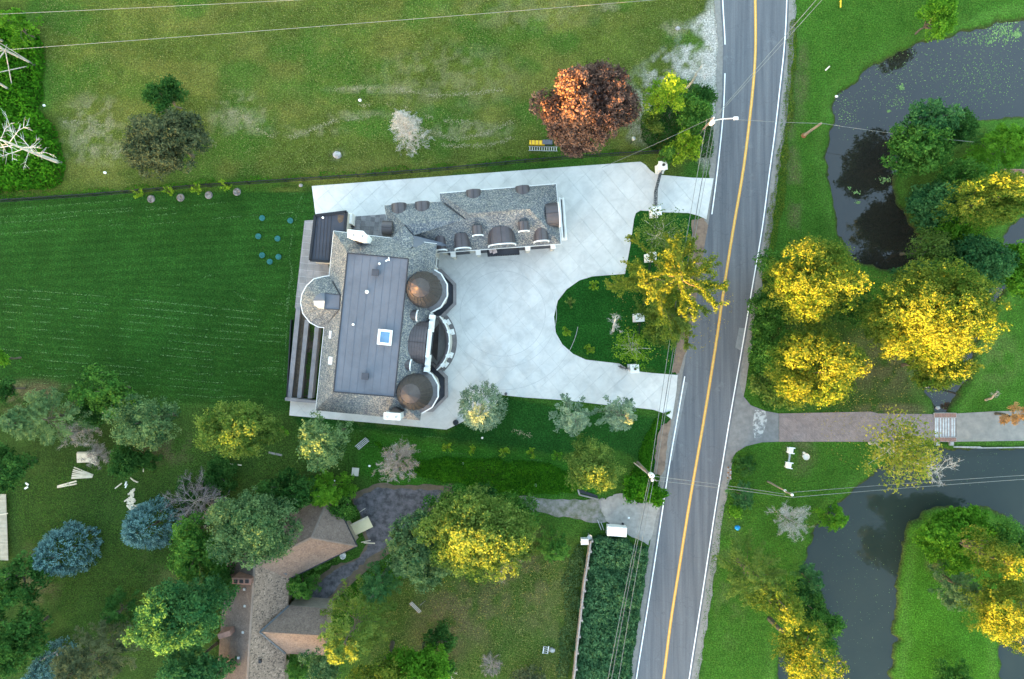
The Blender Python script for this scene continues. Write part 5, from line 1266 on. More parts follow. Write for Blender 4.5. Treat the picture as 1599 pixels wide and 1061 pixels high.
# white ridged container, utility box
t = thing('white_container', 'white ridged container with a blue skirt beside the pale gravel apron', 'container', P(960, 828)); p = P(961, 826)
rz = -.07; ca, sa = math.cos(rz), math.sin(rz)
obj('body', MB().box((p.x, p.y, .65), (2.35, 1.15, 1.2), rz), M['white'], t)
for k in range(6):
    u = -1.0 + k * .4; obj('lid', MB().box((p.x + u * ca, p.y + u * sa + .18, 1.33), (.38, .72, .12), rz).box((p.x + u * ca, p.y + u * sa - .38, 1.27), (.36, .42, .08), rz), M['white'], t)
obj('skirt', MB().box((p.x - .65 * sa * -1, p.y - .62, .45), (2.2, .18, .8), rz), simple('blue_tarp', (0.05, 0.16, 0.30), scale=3), t)
for u in (-.9, .9): obj('wheel', MB().lathe((p.x + u, p.y + .62, .1), [(.001, -.05), (.16, -.05), (.16, .05), (.001, .05)], 10), M['black'], t)
t = thing('utility_cabinet', 'small white utility cabinet at the head of the board fence', 'cabinet', P(913, 844)); p = P(912, 843)
obj('box', MB().box((p.x, p.y, .5), (.9, .62, 1.0)), simple('pale_blue_box', (0.55, 0.62, 0.64), scale=2), t); obj('lid', MB().box((p.x, p.y, 1.03), (.96, .68, .06)), M['white'], t)
t = thing('satellite_dish', 'small dish on a post beside the head of the board fence', 'dish', P(919, 834)); p = P(918.5, 833)
obj('post', MB().tube([p, p + Vector((0, 0, 1.6))], .05, 6), M['steel'], t); obj('dish', MB().lathe(p + Vector((0, 0, 1.6)), [(.001, 0), (.2, .05), (.3, .14)], 12), M['steel'], t)
for i, (a, b_, l) in enumerate((((939,828),(933,812),'left one of two thin pipes lying left of the white container'), ((943,828),(938.5,816),'right one of two thin pipes lying left of the white container'))):
    o = obj('pipe', MB().beam(P(*b_, .1), P(*a, .1), .08, .08), M['steel']); tag(o, l, 'pipe')
# timber culvert by the round yellow-olive tree
t = thing('culvert', 'dark culvert mouth with pale timber edge above the gravel drive', 'culvert', P(917, 775))
obj('opening', MB().prism(wp([(903,769),(933,778),(933,774),(905,764)]), -.2, .12), M['black'], t); obj('timber', MB().beam(P(902.5,765,.15), P(905,773,.15), .18, .2).beam(P(905,773,.15), P(934,780,.15), .14, .2), M['grey_board'], t)
# pale panel, boards and things on the old drive
t = thing('trailer_bed', 'cream coloured flat trailer bed parked by the brown roofed garage', 'trailer', P(566, 820)); p = P(566, 820.5); rz = R_(26); ca, sa = math.cos(rz), math.sin(rz)
M['cream'] = simple('cream_panel', (0.62, 0.55, 0.36), (0.54, 0.48, 0.31), scale=.8)
obj('panel', MB().box((p.x, p.y, .55), (2.5, 1.35, .08), rz), M['cream'], t); obj('panel_edge', MB().box((p.x - .72 * sa, p.y + .72 * ca, .62), (2.5, .22, .22), rz), M['lumber'], t); obj('frame', MB().box((p.x, p.y, .42), (2.3, 1.1, .14), rz), M['black'], t)
for s in (-.6, .6): obj('wheel', MB().lathe((p.x + s * ca, p.y + s * sa - .1, .2), [(.001, -.2), (.22, -.2), (.22, .2), (.001, .2)], 10), M['black'], t)
plank(571.5, 845.5, 1.2, .10, 12, 'upper of two crossed white boards on the old drive'); plank(577, 848, 1.4, .13, -3, 'lower of two crossed white boards on the old drive', z=.07); plank(566, 797, .9, .06, 33, 'thin white stick above the cream trailer bed')
def tub(px, py, r, h, label, mat='white'):
    o = obj('tub', MB().lathe((0, 0, 0), [(r * .8, 0), (r, h), (r * .85, h), (r * .75, h * .3), (.001, h * .3)], 14), M[mat]); o.location = P(px, py); tag(o, label, 'tub')
tub(536.5, 867, .4, .5, 'white round tub on the old drive below the garage roof'); tub(541, 806, .22, .5, 'small grey bucket at the garage corner', 'steel'); tub(475, 1023, .4, .6, 'white tub below the gable roof beside the yellow tree')
# swing bench and stump shapes in the lower field
t = thing('garden_swing', 'narrow grey garden bench under the large green and golden tree', 'bench', P(648, 948)); p = P(648, 948)
for k in range(3): obj('slat', MB().box((p.x + k * .12, p.y + k * .10, .45), (1.7, .1, .05), R_(-45)), M['steel'], t)
for s in (-.6, .6): obj('leg', MB().box((p.x + s * .7, p.y - s * .7, .22), (.1, .4, .44), R_(-45)), M['rust'], t)
plank(660, 942, .9, .08, 40, 'thin pinkish stick right of the garden bench', mat='grey_board')
t = thing('metal_chair', 'white framed metal chair in the lower field', 'chair', P(852, 1014)); p = P(852, 1013)
for s in (-.3, .3): obj('frame', MB().box((p.x + s, p.y, .4), (.08, .9, .08), -.15), M['white'], t)
for k in range(4): obj('slat', MB().box((p.x, p.y - .4 + k * .26, .42), (.6, .07, .05), -.15), M['steel'], t)
for s in (-.25, .25): obj('leg', MB().box((p.x + s, p.y, .2), (.06, .06, .4)), M['steel'], t)
rock(862, 1015, .38, 'crumpled pale metal tub beside the white metal chair', 'steel', .8, 'metal_tub', 'tub')
o = obj('brick_platform', MB().prism(wp([(1565,267),(1640,268),(1640,280),(1567,279)]), -.6, .3).prism(wp([(1563,265),(1640,266.5),(1640,268),(1563,267)]), -.6, .38), M['brick']); tag(o, 'red brick edged footbridge behind the golden tree at the right edge', 'footbridge')
for x, y, k in ((1138,735,0), (1141,741,1), (1137,743,2)): pass
# pumpkin row beside the road
t = thing('stone_row', 'small heap of pale and reddish stones at the right road shoulder', 'stones', P(1139, 740)); rg = np.random.default_rng(9)
for i in range(14): p = P(1136 + (i % 2) * 4 + rg.random(), 730 + i * 1.35); obj('stone', MB().lathe((p.x, p.y, 0), [(.10, 0), (.12, .07), (.001, .12)], 6), M['rust'] if i % 3 == 0 else M['rock'], t)
# floating algae and lily pads
def pads(name, spots, label, seedn):
    rg = np.random.default_rng(seedn); c_ = []; s_ = []
    for x, y, rx, ry, n, sz in spots:
        a = rg.normal(size=(n, 2)) * [rx, ry] * .55
        for u, v in a:
            p = P(x + u, y + v, 0, WZ + .012)
            c_.append((p.x, p.y, WZ + .012 + .004 * rg.random())); s_.append(sz * rg.uniform(.4, 1.4))
    c_ = np.array(c_); Xc, Yc = c_[:, 0], c_[:, 1]
    o = leaf_mesh(name, c_, np.tile([[0, 0, 1.]], (len(c_), 1)) + rg.normal(size=c_.shape) * .02, np.array(s_), rg.random(len(c_)), 'alga', None, aspect=.7, rs=seedn); tag(o, label, 'water plants', kind='stuff')
pads('floating_algae', [(1420,110,110,60,900,.06),(1540,120,60,50,700,.06),(1570,45,28,18,380,.11),(1530,60,50,12,240,.08),(1549,64,3,3,40,.1),(1592,52,6,4,80,.12),(1410,134,4,4,60,.11),(1322,180,14,10,40,.07),(1326,176,30,30,90,.06),(1404,158,20,10,60,.08),(1340,300,5,3,34,.1),(1342,315,4,2,24,.09),(1384,280,8,5,60,.1),(1329,293,3,3,16,.09),(1391,172,4,2,26,.1),(1324,160,16,14,60,.06)],
     'green algae flecks and lily pads floating on the upper pond', 31)
pads('pond_specks', [(1420,860,120,110,260,.04),(1330,900,60,90,130,.035),(1520,730,90,30,130,.035),(1350,1000,50,60,80,.035),(1470,620,24,30,50,.05)], 'tiny pale flecks floating on the lower pond', 32)
# ------------------------------------------------------------------ trees
BIG = 'lobed'
tree(262,222,70,10.5,BIG,'grey','large dense grey green tree standing in the dry meadow at the left', 'meadow_tree', ry=58, low=.12, lobes=75, leaf=.15)
tree(258,152,30,6.5,BIG,'deep','small dark green tree touching the top of the large grey green meadow tree', lobes=22)
tree(24,40,36,6,'spray','bright','bright green shrub tree in the top left corner', dens=1.3)
tree(915,162,77,14.0,BIG,'purple','broad copper beech with dark purple leaves and orange lit crown', 'copper_beech', low=.10, lobes=105, ry=70, leaf=.16, dens=1.1)
tree(905,228,27,7,BIG,'purple','low purple bush at the foot of the copper beech', 'purple_bush', 'bush', lobes=18, low=.05)
tree(1040,152,32,10.5,BIG,'lime','yellow green tree with bare pale branches right of the copper beech', lobes=18, dens=.8)
tree(1078,180,34,6.5,BIG,'maple','mid green tree between the yellow green tree and the lamp pole', lobes=22)
tree(1068,230,26,6.5,BIG,'lime','bright lime green round tree beside the upper gate pillar', lobes=14)
tree(1045,240,17,5,'spray','maple','small leafy green tree left of the lime green tree at the gate', dens=1.4)
tree(1098,150,18,4,BIG,'deep','low dark green bush below the bare soil by the road', 'bush', 'bush', lobes=9, low=.03)
tree(1020,190,18,3,BIG,'olive','olive green undergrowth bush right of the beech', 'bush', 'bush', lobes=9, low=.03)
tree(1033,366,42,9,'sparse','olive','thin pale limbed tree with few leaves at the driveway gate', bark='bark_pale', dens=1.3, leaf=.12)
tree(1045,440,80,17.6,'star','gold','tall golden tree with long radiating limbs beside the road', 'golden_larch', dens=1.35)
tree(1042,495,40,9,'star','olive','green lower tree with trailing limbs under the golden tree', dens=.8)
tree(990,545,34,6.5,'sparse','lime','small pale limbed tree with light leaves by the lower driveway pillar', bark='bark_pale', dens=.8, leaf=.11)
bare(958,517,8.5,1.5,'bare bleached trunk with a few stubby branches on the island lawn','bark_pale', twn=120, twig='deadwh', n1=12, low=.3, lean=(-1.0,1.5))
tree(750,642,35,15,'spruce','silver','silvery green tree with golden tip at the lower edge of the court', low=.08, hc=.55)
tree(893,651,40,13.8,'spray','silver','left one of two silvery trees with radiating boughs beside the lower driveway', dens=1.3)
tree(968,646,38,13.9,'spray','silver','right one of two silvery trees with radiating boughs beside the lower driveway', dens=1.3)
tree(927,728,46,13.2,BIG,'olive','large round olive green tree with a tiny golden tip above the gravel drive', lobes=60, low=.1, leaf=.13)
tree(503,689,43,16.4,BIG,'sage','round green tree with golden centre below the mansion', lobes=42, low=.1, leaf=.14)
bare(633,708,7.5,2.6,'round brown leafless tree on the grass below the mansion', twn=3200, n1=34, cone=False, low=.25, tw=.10)
tree(372,670,62,13.6,BIG,'olive','broad yellow green tree below the rear lawn', lobes=60, low=.15, ry=48, leaf=.14)
tree(228,658,52,11.5,BIG,'sage','grey green round tree in the middle of the left tree group', lobes=42, low=.15, ry=44, leaf=.14)
tree(162,610,54,9,BIG,'maple','dark green tree with puffy crown at the top of the left tree group', lobes=26, low=.15, ry=44)
tree(62,655,70,13,'spray','sage','large green tree with spreading boughs near the left edge', dens=1.7, ry=52)
bare(152,668,6.0,2.1,'silvery grey half bare shrub in the left tree group','bark_dead', name='grey_shrub', twn=1500, n1=30, cone=False, low=.2, twig='deadtw', tw=.10)
bare(167,707,3,1.5,'low silver grey brush below the half bare shrub','bark_dead', name='grey_brush', cat='brush', twn=1000, n1=26, cone=False, low=.1, twig='deadtw', tw=.10)
tree(200,722,32,4.5,BIG,'deep','dark green bush right of the silver grey brush', 'bush', 'bush', lobes=22, low=.03)
tree(228,720,18,3.5,'spray','deep','small dark bush with pale twigs right of the dark green bush', 'bush', 'bush')
tree(140,650,24,6,BIG,'deep','small dark green tree filling the gap in the left tree group', lobes=12)
tree(12,730,46,8,BIG,'deep','dark green tree cut by the left edge above the walkway', lobes=26, low=.1)
tree(-2,560,13,6,BIG,'bright','bright green twig tip at the left edge beside the rear lawn', lobes=9); tree(5,610,20,6,BIG,'deep','dark green crown tip at the left edge above the spreading tree', lobes=9)
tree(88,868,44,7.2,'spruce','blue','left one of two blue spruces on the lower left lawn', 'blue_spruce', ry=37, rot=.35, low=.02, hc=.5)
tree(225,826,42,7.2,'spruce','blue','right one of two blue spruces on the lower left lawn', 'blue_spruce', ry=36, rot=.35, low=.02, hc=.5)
bare(322,775,3.5,3.6,'low tangle of violet grey bare brush above the dark trees','bark_dead', name='bare_brush', cat='brush', twn=3600, n1=40, cone=False, low=.05, twig='deadvi', tw=.10)
tree(342,745,30,2.5,BIG,'deep','low green bush just above the bare brush', 'bush', 'bush', lobes=18, low=.02)
tree(285,770,20,2.4,BIG,'deep','low dark bush left of the bare brush', 'bush', 'bush', lobes=10, low=.02)
tree(508,768,46,7,'spray','bright','bright green spreading tree above the garage roof', dens=1.5, ry=34)
tree(535,795,22,4.5,BIG,'maple','bright green bush at the corner of the garage roof', 'bush', 'bush', lobes=12, low=.02)
tree(445,770,54,9.5,BIG,'deep','dark green tree above the big tree over the brown house', lobes=32, low=.15, ry=34)
tree(398,822,74,15.8,BIG,'sage','big light green tree with small golden patch over the brown house', lobes=95, low=.12, ry=56, leaf=.14)
tree(310,858,52,10,BIG,'maple','green puffy tree right of the blue spruces', lobes=30, low=.12, ry=54)
tree(292,955,78,18,BIG,'teal','large dark green tree with golden lower left edge beside the brown house', lobes=80, low=.15, ry=50, leaf=.15)
tree(18,905,52,10,BIG,'deep','dark green tree at the left edge below the walkway', lobes=26, low=.1)
tree(15,1000,58,11,BIG,'deep','dark green tree in the lower left corner', lobes=30, low=.1)
tree(185,955,38,5,'spray','deep','dark ferny bush left of the large dark green tree', 'bush', 'bush', dens=1.4)
tree(140,1030,72,12,'spray','grey','wide pale green tree at the bottom left', dens=1.6, ry=50)
tree(62,1050,26,8,'spruce','blue','small blue green conifer at the bottom left corner', 'blue_spruce', low=.02)
tree(300,1045,62,11,BIG,'teal','dark green tree at the bottom edge below the large dark green tree', lobes=44, low=.1, ry=34)
tree(372,905,14,4,BIG,'deep','small dark bush beside the brick chimney', 'bush', 'bush', lobes=8)
tree(470,915,32,5,'spray','maple','ferny green bush in the nook of the brown house', 'bush', 'bush', dens=1.5)
tree(500,882,16,2.6,'spray','maple','low green hedge below the garage gutter', 'bush', 'bush', dens=1.4, ry=9, rot=.5); tree(522,862,12,2.2,BIG,'maple','tiny bush at the garage gutter beside the white tub','bush','bush',lobes=7,low=.02)
tree(465,1042,28,5,'spray','maple','green bush below the gable roof of the brown house', 'bush', 'bush', dens=1.4)
tree(548,985,66,17,'spray','olive','tall green tree with golden left edge right of the gable roof', dens=2.0, ry=60)
tree(590,915,38,9.5,'spray','teal','green tree between the old drive and the garden bench', dens=1.5, ry=40)
tree(658,858,60,12,BIG,'sage','blue green tree at the left of the large central tree', lobes=42, low=.15)
tree(748,830,88,16.6,BIG,'olive','large green tree with golden lower crown in the middle of the lower field', lobes=105, low=.15, ry=68, leaf=.15)
bare(783,838,11,2.2,'bare brown branches poking from the large central tree', n1=16, cone=False, low=.6, twn=700)
tree(810,800,34,7,BIG,'maple','green tree at the right side of the large central tree', lobes=20)
tree(690,800,42,9,BIG,'maple','green tree over the right end of the old drive', lobes=26)
tree(345,900,32,8,BIG,'deep','dark green tree left of the brick chimney', lobes=18)
tree(735,782,46,8,BIG,'deep','dark green tree at the top of the large central tree', lobes=22, ry=24)
tree(650,1045,58,11,BIG,'bright','bright green tree at the bottom edge below the dark tree', lobes=42, low=.1, ry=48)
tree(590,1062,56,15.5,BIG,'gold','golden green tree at the bottom edge', lobes=48, dens=.95, leaf=.13, low=.12, ry=42)
tree(690,1000,26,5,BIG,'deep','dark green bush right of the bright green tree at the bottom', 'bush', 'bush', lobes=14, low=.05)
tree(510,1035,40,12,BIG,'sage','green tree below the tall golden edged tree at the bottom', lobes=30, ry=36)
tree(865,855,32,6.5,'spray','maple','bluish green small tree in the field left of the board fence', dens=1.6)
tree(818,850,26,3.5,BIG,'olive','low olive bushes between field and gravel drive', 'bush', 'bush', lobes=16, low=.02); tree(812,818,20,3.2,BIG,'maple','low green bush at the end of the gravel drive', 'bush', 'bush', lobes=10, low=.02)
tree(700,1042,9,2.5,'sparse','maple','tiny shrub beside the fallen white branch','bush','bush')
bare(768,1032,1.8,1.6,'heap of grey cut branches in the lower field','bark_dead', name='brush_pile', cat='brush pile', twn=900, n1=22, cone=False, low=.05, twig='deadvi', tw=.06)
bare(705,1048,1.2,1.4,'fallen white branch at the bottom edge of the field','bark_pale', name='fallen_branch', cat='branch', twn=0, n1=6, cone=False, low=.2)
tree(825,1058,26,2.2,'sparse','grey','pale ghostly shrub at the bottom edge of the field','shrub','shrub',dens=.8)
# right hand side
tree(1460,30,32,6.5,BIG,'bright','bright green round tree at the top edge of the upper pond', lobes=20)
tree(1432,238,54,9,BIG,'maple','light green tree leaning over the upper pond', lobes=44, low=.12, ry=46)
tree(1448,190,48,8.5,BIG,'teal','green tree behind the light green tree at the upper pond', lobes=30, ry=42)
tree(1498,205,34,5.5,BIG,'deep','dark green bush right of the pond trees', 'bush', 'bush', lobes=18, low=.05)
tree(1572,225,56,8.5,'spray','bright','bright yellow green tree at the right edge', dens=1.7, ry=44)
tree(1470,322,58,8.5,BIG,'teal','blue green tree at the edge of the upper pond inlet', lobes=48, low=.12, ry=44)
tree(1495,285,34,8,BIG,'maple','green tree above the blue green tree near the footbridge', lobes=20)
tree(1545,312,62,17,BIG,'gold','golden topped tree near the right edge above the small pool', lobes=56, dens=.95, leaf=.13, low=.12, ry=46)
tree(1492,352,42,9,BIG,'bright','green tree below the golden topped tree', lobes=24, ry=30)
tree(1448,388,34,9,'sparse','olive','pale green thin tree in front of the dark pond trees', dens=1.4)
tree(1510,415,70,9.5,BIG,'teal','dark green wide tree above the huge golden tree', lobes=52, low=.12, ry=50)
tree(1430,440,50,9,BIG,'teal','dark green tree at the lower tip of the upper pond', lobes=30, low=.12, ry=30)
tree(1592,420,46,8.5,BIG,'bright','bright green tree at the right edge below the small pool', lobes=30, ry=54)
tree(1268,445,76,15.8,'lobed','gold','golden tree with green rim between road and upper pond', dens=.95, leaf=.13, lobes=80, low=.12, ry=66)
tree(1455,490,104,18,BIG,'gold','huge golden tree over the channel at the right', 'golden_tree', lobes=130, dens=.95, leaf=.13, low=.12, ry=78)
tree(1466,574,47,12.0,BIG,'gold','golden lower tree overhanging the channel mouth', lobes=34, low=.02, ry=36)
tree(1268,580,78,15.2,BIG,'gold','golden tree with ragged crown above the brick lane', lobes=74, dens=.95, leaf=.13, low=.12, ry=62)
tree(1220,610,50,6.5,BIG,'olive','olive green thicket at the corner of lane and road', 'thicket', 'bush', lobes=34, low=.05, ry=30)
tree(1212,550,38,7,BIG,'maple','green bush left of the ragged golden tree', 'bush', 'bush', lobes=24, low=.05, ry=50)
tree(1215,420,40,7,BIG,'maple','green bush left of the upper golden tree beside the road', 'bush', 'bush', lobes=26, low=.05, ry=40); tree(1200,490,30,4.5,BIG,'maple','low green bush beside the road between the golden trees', 'bush', 'bush', lobes=18, low=.03, ry=36)
tree(1330,470,30,6,BIG,'deep','dark green bush between the two large golden trees', 'bush', 'bush', lobes=16, low=.03, ry=40)
tree(1403,705,60,10.5,'sparse','autumn','thin autumn coloured tree leaning over the lower pond beside the lane', dens=2.0, leaf=.16, bark='bark_pale')
bare(1428,722,5.5,2.3,'silvery bare branches behind the autumn coloured tree over the pond','bark_pale', n1=14, cone=False, low=.4, twn=500, twig='deadwh')
tree(1612,655,22,10,'spray','orange','orange brown tree tip at the right edge above the lane', dens=1.1)
bare(1540,625,8,.9,'slanting bare grey trunk on the grass above the lane','bark_dead', n1=6, low=.6, twn=60, lean=(-4.0, 1.6))
bare(1226,806,3.2,2.6,'low ghostly grey bare bush on the grass left of the lower pond','bark_dead', name='bare_bush', cat='bush', twn=2400, n1=30, cone=False, low=.05, twig='deadwh', tw=.06)
tree(1304,810,27,4,'spray','bright','bright green bush at the upper left rim of the lower pond', 'bush', 'bush', dens=1.4)
tree(1183,905,62,12,'spray','olive','feathery light green tree right of the road', dens=1.5, ry=62)
tree(1212,935,42,16.5,BIG,'gold','orange gold tree crown beside the feathery tree', lobes=28, dens=.95, leaf=.13, low=.12)
tree(1266,908,28,5,'spray','teal','green bush on the left rim of the lower pond', 'bush', 'bush', dens=1.5)
tree(1262,945,34,6,BIG,'deep','dark green bush below the pond rim bush', 'bush', 'bush', lobes=20, low=.05)
tree(1284,985,34,8,BIG,'maple','green tree left of the lower pond beside the bright golden tree', lobes=24)
tree(1260,1030,50,18,BIG,'gold','bright golden tree at the bottom edge left of the lower pond', lobes=50, dens=.95, leaf=.13, low=.12, ry=56)
tree(1508,842,74,5.2,BIG,'bright','broad bright green thicket on the island in the lower pond', 'thicket', 'thicket', lobes=75, low=.02, ry=50)
tree(1570,850,40,7,BIG,'maple','green tree at the right side of the island thicket', lobes=28, ry=44)
tree(1500,925,48,8,'spray','sage','grey green feathery tree on the island below the thicket', dens=1.6, ry=40)
tree(1545,868,40,15.5,BIG,'gold','upper golden tree on the island in the lower pond', lobes=28, dens=.95, leaf=.13, low=.12, ry=34)
tree(1560,948,62,16.5,BIG,'gold','large lower golden tree on the island in the lower pond', lobes=56, dens=.95, leaf=.13, low=.12, ry=50)
tree(1600,985,40,14.5,BIG,'gold','golden tree crown at the right edge beside the island', lobes=28, dens=.95, leaf=.13, low=.12)
tree(1492,1062,34,4,BIG,'maple','dark green bush at the bottom of the island', 'bush', 'bush', lobes=20, low=.03)
tree(1165,730,20,2.6,'spray','deep','dark ferny shrub on the grass right of the road near the lane', 'shrub', 'shrub', dens=1.3); tree(1160,775,22,2.6,'spray','teal','second dark ferny shrub on the grass below the first', 'shrub', 'shrub', dens=1.4, ry=30); tree(1146,800,10,2,BIG,'bright','small green shrub just above the blue ball','shrub','shrub',lobes=6,low=.02)
tree(1022,775,18,3,BIG,'weed','green bush at the foot of the transformer pole', 'bush', 'bush', lobes=12, low=.02); tree(995,765,22,3.2,BIG,'weed','green bush left of the transformer pole', 'bush', 'bush', lobes=14, low=.02)
bare(95,255,12.5,3.6,'bleached white dead tree leaning out of the weeds at the left','bark_pale', name='dead_tree', n1=15, twn=140, twig='deadwh', cone=False, low=.35, trunk=.26)
bare(644,218,9.5,2.5,'bleached bare conifer standing in the meadow', twn=4200, n1=70, twig='deadwh', low=.04, tw=.09)
bare(1070,140,8,1.6,'pale bare branches above the yellow green tree','bark_pale', n1=8, twn=60, cone=False, low=.6)
# saplings
def sapling(px, py, r, h, mat, label, n=260):
    sd = seed(); rg = np.random.default_rng(sd); p = P(px, py); t = thing('sapling', label, 'sapling', p, 'young saplings')
    K = 9; ang = rg.uniform(0, 6.28, K); d = np.stack([np.cos(ang) * .8, np.sin(ang) * .8, rg.uniform(.3, 1.0, K)], 1); s = rg.random((n, 1)); q = d[rg.integers(0, K, n)] * s; R0 = r / PPM
    c_ = np.array(p) + q * [R0 * 1.1, R0 * 1.1, h * .8] + [0, 0, h * .25] + rg.normal(size=(n, 3)) * .07
    leaf_mesh('crown', c_, rg.normal(size=(n, 3)) * .6 + [0, 0, .6], rg.uniform(.06, .13, n), rg.random(n), mat, t, rs=sd)
    mb = MB().tube([p, p + Vector((0, 0, h * .9))], [.035, .015], 5)
    for k in range(K): mb.tube([p + Vector((0, 0, h * .3)), p + Vector((d[k][0] * R0, d[k][1] * R0, h * (.25 + .75 * d[k][2])))], [.02, .008], 3, cap=False)
    obj('stem', mb, M['bark'], t)
M['ringmat'] = simple('ring_gravel', (0.22, 0.21, 0.20), (0.06, 0.055, 0.05), scale=2.5)
for x, y, l in ((222,306,'first'), (268,304,'second'), (312,300,'third'), (356,295,'fourth')):
    sapling(x + 3, y - 1, 9, 2.2, 'lime', l + ' lime green sapling from the left along the black fence', 420)
    px_, py_ = x + 14, y + 5; p = P(px_, py_); o = obj('mulch_ring', MB().lathe((0, 0, 0), [(.001, .05), (.22, .05), (.38, .10), (.50, .02)], 14), M['ringmat']); o.location = p; tag(o, l + ' round gravel ring from the left beside the fence saplings', 'gravel ring')
for x, y, m, l in ((448,672,'bright','bright sapling left of the round golden centred tree'),(700,696,'lime','leftmost sapling in the row below the court'),(741,701,'lime','second sapling in the row below the court'),(788,704,'lime','third sapling in the row below the court'),(830,705,'lime','fourth sapling in the row below the court'),(869,708,'bright','rightmost sapling in the row, beside the olive tree'),
                   (926,447,'lime','topmost yellowish sapling on the island lawn'),(889,474,'olive','pale thin sapling at the left rim of the island lawn'),(884,517,'lime','yellowish sapling low at the left rim of the island lawn'),(918,546,'lime','round lime sapling at the lower rim of the island lawn')):
    sapling(x, y, 9, 2.0, m, l, 340)
# ------------------------------------------------------------------ ground cover
cover('weeds', [(-90,-20),(52,40),(66,60),(70,140),(60,170),(88,200),(105,260),(95,290),(30,300),(-90,310)], 26000, 1.5, 'weed', 'tall bright green weeds along the left edge around the mast', size=.22, seedn=41, up=.2)
cover('vine_field', [(925,838),(950,832),(1010,853),(1004,920),(990,1000),(975,1110),(886,1110),(896,1040),(905,960),(913,890)], 30000, 1.7, 'vine', 'dark green vine field between the board fence and the road', size=.19, seedn=42, up=.3)
cover('bramble', [(918,850),(908,900),(902,980),(888,1061),(868,1061),(880,960),(880,900),(900,850)], 3200, .8, 'sage', 'straggly pale brambles along the left side of the board fence', size=.12, seedn=43)
cover('undergrowth', [(1000,185),(1050,120),(1090,130),(1112,150),(1112,245),(1040,250),(1000,215)], 9000, 1.0, 'deep', 'dark undergrowth around the small trees by the lamp pole', size=.14, seedn=44)
cover('hedge_weeds', [(585,690),(640,720),(700,712),(860,722),(905,745),(900,772),(830,772),(760,765),(690,750),(620,735)], 14000, .7, 'weed', 'bright green weeds below the row of saplings', size=.12, seedn=45)
cover('roadside_weeds', [(1050,640),(1022,655),(1003,700),(985,740),(1000,785),(1022,780),(1030,755),(1018,735),(1022,690),(1040,650)], 7000, .9, 'weed', 'green weeds beside the lower brown mulch strip', size=.12, seedn=46)
cover('roadside_flowers', [(1234,30),(1244,30),(1240,150),(1232,230),(1222,330),(1205,400),(1196,440),(1186,430),(1206,300),(1222,200)], 6000, .5, 'gold', 'yellowish flowering weeds along the right road shoulder', size=.09, seedn=47)
cover('lane_corner_weeds', [(1170,540),(1175,500),(1190,480),(1200,560),(1230,640),(1195,638),(1168,600)], 7000, .9, 'maple', 'leafy weeds at the corner between road and lane', size=.12, seedn=48)
cover('terrace_planting', [(xs(485.5,500),500),(xs(495,500),500),(xs(495,618),618),(xs(485.5,618),618)], 1500, .35, 'maple', 'green planting in the inner terrace bed', size=.08, seedn=49, hmin=.22)
cover('fence_weeds', [(-60,306),(150,296),(300,284),(560,268),(820,246),(1020,232),(1020,238),(820,252),(560,275),(300,291),(150,303),(-60,314)], 12000, .45, 'weed', 'long grass along the meadow side of the black fence', size=.10, seedn=50)
cover('drive_edge_grass', [(620,870),(560,905),(500,960),(520,980),(600,930),(650,880)], 4500, .5, 'bright', 'bright grass tufts along the lower edge of the old drive', size=.10, seedn=51)
cover('meadow_grass', [(60,-10),(1110,-10),(1085,30),(1060,100),(1000,180),(1020,232),(820,246),(560,268),(300,284),(110,296),(100,220),(75,150)], 42000, .10, 'dry', 'tufts of mixed green and dry grass over the meadow', size=.085, seedn=52, up=1.2)
cover('bank_grass', [(1240,-10),(1599,-10),(1480,45),(1340,115),(1290,170),(1285,260),(1305,390),(1200,400),(1225,150)], 16000, .10, 'bankg', 'tufts of fresh green grass on the bank between road and upper pond', size=.08, seedn=53, up=1.2)
cover('south_bank_grass', [(1150,700),(1355,697),(1355,735),(1280,790),(1250,880),(1200,1061),(1085,1061),(1110,860)], 14000, .10, 'bankg', 'tufts of fresh green grass between road and lower pond', size=.08, seedn=54, up=1.2)
cover('field_grass', [(620,900),(700,930),(830,880),(895,870),(880,1061),(560,1061)], 14000, .10, 'dry', 'tufts of mixed grass in the field left of the board fence', size=.08, seedn=55, up=1.2)
cover('garden_grass', [(0,760),(180,700),(440,660),(560,720),(350,760),(250,900),(120,1000),(60,900)], 18000, .10, 'bankg', 'tufts of grass over the lower left lawn', size=.075, seedn=56, up=1.2)
# grass clippings in rows on the rear lawn
L1 = []
for k in range(13):
    y0 = 452 + k * 11.6; L1.append([(-60, y0 - 4), (60, y0 + 3 + k * .3), (150, y0 + 10 + k * .3), (250, y0 + 20 + k * .2), (340, y0 + 30), (450 - k * 2, y0 + 42 - k * 1.5)])
strewn('grass_clippings', L1, 16, 'clip', 'pale rows of grass clippings on the mown rear lawn', gap=.47, seedn=61, size=.055, spread=.035)
L2 = [[(-60,328),(0,327),(80,322),(180,314),(225,309)], [(-60,341),(0,339),(60,336),(130,330),(260,322)], [(-40,350),(60,345),(130,336),(300,322),(460,303)], [(170,345),(260,335),(300,331)], [(200,354),(330,342),(480,330)], [(0,366),(100,358),(200,350)],
      [(70,590),(180,580),(300,585),(450,576)], [(460,340),(452,400),(462,470)], [(459,360),(466,320),(475,300)], [(457,410),(450,480),(445,560),(440,620)], [(452,440),(446,500)],[(466,480),(458,560),(450,620)], [(365,455),(380,466),(400,470),(460,478)], [(270,448),(300,438),(330,430)]]
strewn('grass_clippings', L2, 12, 'clip', 'loose pale strands of clippings near the fence and patio', gap=.46, seedn=62, size=.055, spread=.05)
